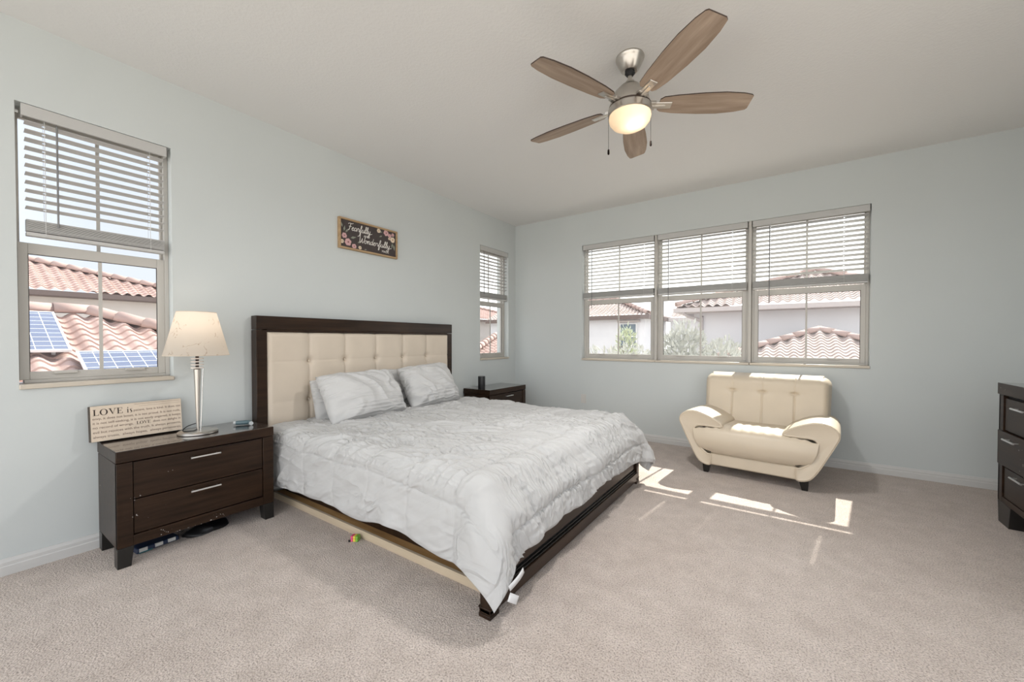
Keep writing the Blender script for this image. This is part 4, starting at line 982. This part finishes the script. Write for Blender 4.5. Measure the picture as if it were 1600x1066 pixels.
ridge(W2L(u2, (-19.1, 20.5, 2.85+sl*3.1+.05)), W2L(u2, (-16, 27.2, 2.9)), u2, .13); ridge(W2L(u2, (-19.1, 14, 2.85+sl*3.1+.05)), W2L(u2, (-19.1, 20.5, 2.85+sl*3.1+.05)), u2, .13)
BX('wall', 'stucco', u2, *[v for pr in zip(W2L(u2, (-22, 14, GZ)), W2L(u2, (-16.4, 26.8, 2.66))) for v in pr], bevel=0)
n2 = thing('house', 'low pink tiled hip roof below the narrow corner window', 'house', (-5, 6, GZ))
tile_roof('tiled_roof', W2L(n2, (-3.6, 3.2, .226)), (0, 1), (-1, 0), .416, [(0, 0), (5.5, 0), (5.5, 3.05), (4.6, 2.65), (0, .6)], n2, 'rtile')
ridge(W2L(n2, (-4.2, 3.2, .55)), W2L(n2, (-6.3, 7.9, 1.40)), n2, .12)
BX('wall', 'stucco', n2, *[v for pr in zip(W2L(n2, (-7.0, 3.6, GZ)), W2L(n2, (-4.0, 8.6, .16))) for v in pr], bevel=0)
# house A: far house through the left of the three windows
A = thing('house', 'far house with small window seen through the leftmost of the joined windows', 'house', (-7, 17, GZ))
tile_roof('tiled_roof', W2L(A, (-2.96, 17, 2.60)), (-1, 0), (0, 1), sl, [(0, 0), (11, 0), (11, 2.7), (2.7, 2.7)], A, 'rtileb', .24, .20, .036, .028)
tile_roof('tiled_roof', W2L(A, (-2.96, 17, 2.60)), (0, 1), (-1, 0), sl, [(0, 0), (5.4, 0), (2.7, 2.7)], A, 'rtileb', .24, .20, .036, .028)
ridge(W2L(A, (-2.96, 17, 2.66)), W2L(A, (-5.66, 19.7, 3.78)), A, .13); ridge(W2L(A, (-5.66, 19.7, 3.78)), W2L(A, (-14, 19.7, 3.78)), A, .13)
fa = MB(); fa.box(*[v for pr in zip(W2L(A, (-14, 16.9, 2.36)), W2L(A, (-2.9, 17.02, 2.60))) for v in pr]); fa.box(*[v for pr in zip(W2L(A, (-3.0, 17.02, 2.36)), W2L(A, (-2.9, 22, 2.58))) for v in pr]); fa.build('fascia', 'fascia', A)
BX('wall', 'stuccol', A, *[v for pr in zip(W2L(A, (-14, 17.4, GZ)), W2L(A, (-3.25, 22, 2.45))) for v in pr], bevel=0)
wf = MB()
for b in ((-4.66, -3.66, .72, 2.16), ): wf.box(*[v for pr in zip(W2L(A, (b[0], 17.33, b[2])), W2L(A, (b[1], 17.41, b[3]))) for v in pr])
fw = wf.build('window_frame', 'extframe', A)
for z0, z1 in ((.80, 1.38), (1.46, 2.10)):
    BX('pane', 'extglass', fw, *[v for pr in zip(W2L(A, (-4.58, 17.30, z0)), W2L(A, (-3.74, 17.335, z1))) for v in pr], bevel=0)
BX('lintel', 'fascial', A, *[v for pr in zip(W2L(A, (-4.8, 17.30, 2.20)), W2L(A, (-3.5, 17.41, 2.32))) for v in pr], bevel=0)
A2 = thing('house', 'farther house wing with plain eave between the left and middle windows', 'house', (-3, 24, GZ))
tile_roof('tiled_roof', W2L(A2, (-.55, 21.0, 2.60)), (-1, 0), (0, 1), .416, [(0, 0), (2.25, 0), (2.25, 1.9)], A2, 'rtileb', .24, .20, .036, .028)
ridge(W2L(A2, (-.55, 21.0, 2.66)), W2L(A2, (-2.8, 22.9, 3.45)), A2, .13)
fa = MB(); fa.box(*[v for pr in zip(W2L(A2, (-2.85, 20.9, 2.36)), W2L(A2, (-.5, 21.02, 2.58))) for v in pr]); fa.build('fascia', 'fascial', A2)
BX('wall', 'stuccol', A2, *[v for pr in zip(W2L(A2, (-2.85, 21.4, GZ)), W2L(A2, (-1.0, 26, 2.45))) for v in pr], bevel=0)
# house B: middle and right
Bh = thing('house', 'nearer lilac grey house with broad eave across the middle and right windows', 'house', (3.4, 9, GZ))
tile_roof('tiled_roof', W2L(Bh, (.66, 7.0, 2.11)), (1, 0), (0, 1), .445, [(0, 0), (5.3, 0), (3.2, 2.25)], Bh, 'rtileb', .205, .13, .030, .020)
tile_roof('tiled_roof', W2L(Bh, (.66, 7.0, 2.11)), (0, 1), (1, 0), 1.0/3.2, [(0, 0), (4.5, 0), (2.25, 3.2)], Bh, 'rtileb', .205, .13, .030, .020)
tile_roof('tiled_roof', W2L(Bh, (5.96, 7.0, 2.11)), (0, 1), (-1, 0), 1.0/2.1, [(0, 0), (4.5, 0), (2.25, 2.1)], Bh, 'rtileb', .205, .13, .030, .020)
tp = (3.86, 9.25, 2.11+1.0+.05)
ridge(W2L(Bh, (.66, 7.0, 2.17)), W2L(Bh, tp), Bh, .075); ridge(W2L(Bh, (5.96, 7.0, 2.17)), W2L(Bh, tp), Bh, .075)
fa = MB(); fa.box(*[v for pr in zip(W2L(Bh, (.60, 6.92, 1.965)), W2L(Bh, (6.0, 7.02, 2.08))) for v in pr]); fa.box(*[v for pr in zip(W2L(Bh, (.60, 7.02, 1.965)), W2L(Bh, (.70, 11.5, 2.08))) for v in pr])
fa.box(*[v for pr in zip(W2L(Bh, (.66, 7.0, 1.955)), W2L(Bh, (6.0, 7.45, 1.99))) for v in pr]); fa.build('fascia', 'fascial', Bh)
BX('wall', 'stuccol', Bh, *[v for pr in zip(W2L(Bh, (1.05, 7.4, GZ)), W2L(Bh, (8.5, 11.4, 1.98))) for v in pr], bevel=0)
dp = MB(); dp.tube(spline([W2L(Bh, (.85, 6.95, 1.96)), W2L(Bh, (.95, 7.1, 1.86)), W2L(Bh, (1.22, 7.36, 1.74)), W2L(Bh, (1.25, 7.36, 1.45)), W2L(Bh, (1.25, 7.36, GZ))], 4), .045, 8); dp.build('downspout', 'fascial', Bh)
# low hip roof right outside the right window
Ch = thing('house', 'low tiled porch roof peaking outside the rightmost window', 'house', (3.74, 5, GZ))
zc = 1.40-.416*2.4
tile_roof('tiled_roof', W2L(Ch, (3.74, 2.6, zc)), (1, 0), (0, 1), sl, [(-2.9, 0), (2.9, 0), (0, 2.4)], Ch, 'rtileb', .205, .12, .030, .018)
tile_roof('tiled_roof', W2L(Ch, (.84, 2.6, zc)), (0, 1), (1, 0), sl*2.4/2.9, [(0, 0), (4.7, 0), (4.7, 2.9), (2.4, 2.9)], Ch, 'rtileb', .205, .12, .030, .018)
tile_roof('tiled_roof', W2L(Ch, (6.64, 2.6, zc)), (0, 1), (-1, 0), sl*2.4/2.9, [(0, 0), (4.7, 0), (4.7, 2.9), (2.4, 2.9)], Ch, 'rtileb', .205, .12, .030, .018)
ap = (3.74, 5.0, 1.405)
ridge(W2L(Ch, (.84, 2.6, zc+.05)), W2L(Ch, ap), Ch, .062, .26); ridge(W2L(Ch, (6.64, 2.6, zc+.05)), W2L(Ch, ap), Ch, .062, .26); ridge(W2L(Ch, ap), W2L(Ch, (3.74, 7.3, 1.405)), Ch, .062, .26)
BX('wall', 'stuccol', Ch, *[v for pr in zip(W2L(Ch, (1.2, 2.95, GZ)), W2L(Ch, (6.3, 7.3, zc-.03))) for v in pr], bevel=0)
# trees below the left and middle windows
def tree(label, x, y, top, rx, rz, n, mat, leafs, seed):
    rng = random.Random(seed); t = thing('tree', label, 'tree', (x, y, GZ), 0, 'leafy treetops outside the joined windows')
    m = MB(); hc = top-rz-GZ
    for k in range(n):
        while True:
            p = Vector((rng.uniform(-1, 1), rng.uniform(-1, 1), rng.uniform(-1, 1)))
            if .35 < p.length < 1 and rng.random() < .4+.6*p.length: break
        lump = 1+.22*math.sin(p.x*5+seed)*math.cos(p.y*4+p.z*5)
        c = Vector((p.x*rx*lump, p.y*rx*lump, hc+p.z*rz*lump))
        d = (p+Vector((rng.uniform(-.7, .7), rng.uniform(-.7, .7), rng.uniform(-.3, .9)))).normalized(); s = d.cross(Vector((rng.uniform(-1, 1), rng.uniform(-1, 1), rng.uniform(-1, 1)))).normalized()
        l = leafs*rng.uniform(.6, 1.3); w = l*.34; nrm = d.cross(s)
        m.add([c, c+d*l*.5+s*w*.5+nrm*l*.06, c+d*l, c+d*l*.5-s*w*.5+nrm*l*.06], [(0, 1, 2, 3)])
    m.build('foliage', mat, t, smooth=0, fix=False)
    b = MB(); b.tube([(0, 0, 0), (.03, .02, hc*.6), (0, 0, hc)], [.10, .07, .03], 8)
    for k in range(7):
        a = k*2*PI/7; b.tube([(0, 0, hc*.75), (rx*.4*math.cos(a), rx*.4*math.sin(a), hc+rz*.1), (rx*.75*math.cos(a), rx*.75*math.sin(a), hc+rz*.35)], [.03, .018, .008], 5)
    b.build('trunk', 'bark', t)
tree('bushy silver green treetop at the foot of the leftmost joined window', 1.05, 1.55, 1.06, .70, .50, 2600, 'leaf', .10, 1)
tree('lime green slender treetop in front of the far small window', -.28, 5.6, 1.55, .24, .75, 650, 'leafl', .13, 2)
tree('silvery tree filling the lower left of the middle window', 1.95, 1.50, 1.40, .42, .68, 2600, 'leaf', .105, 3)
tree('low silvery bush at the foot of the middle window', 2.50, 1.35, 1.16, .40, .50, 2000, 'leaf', .095, 4)
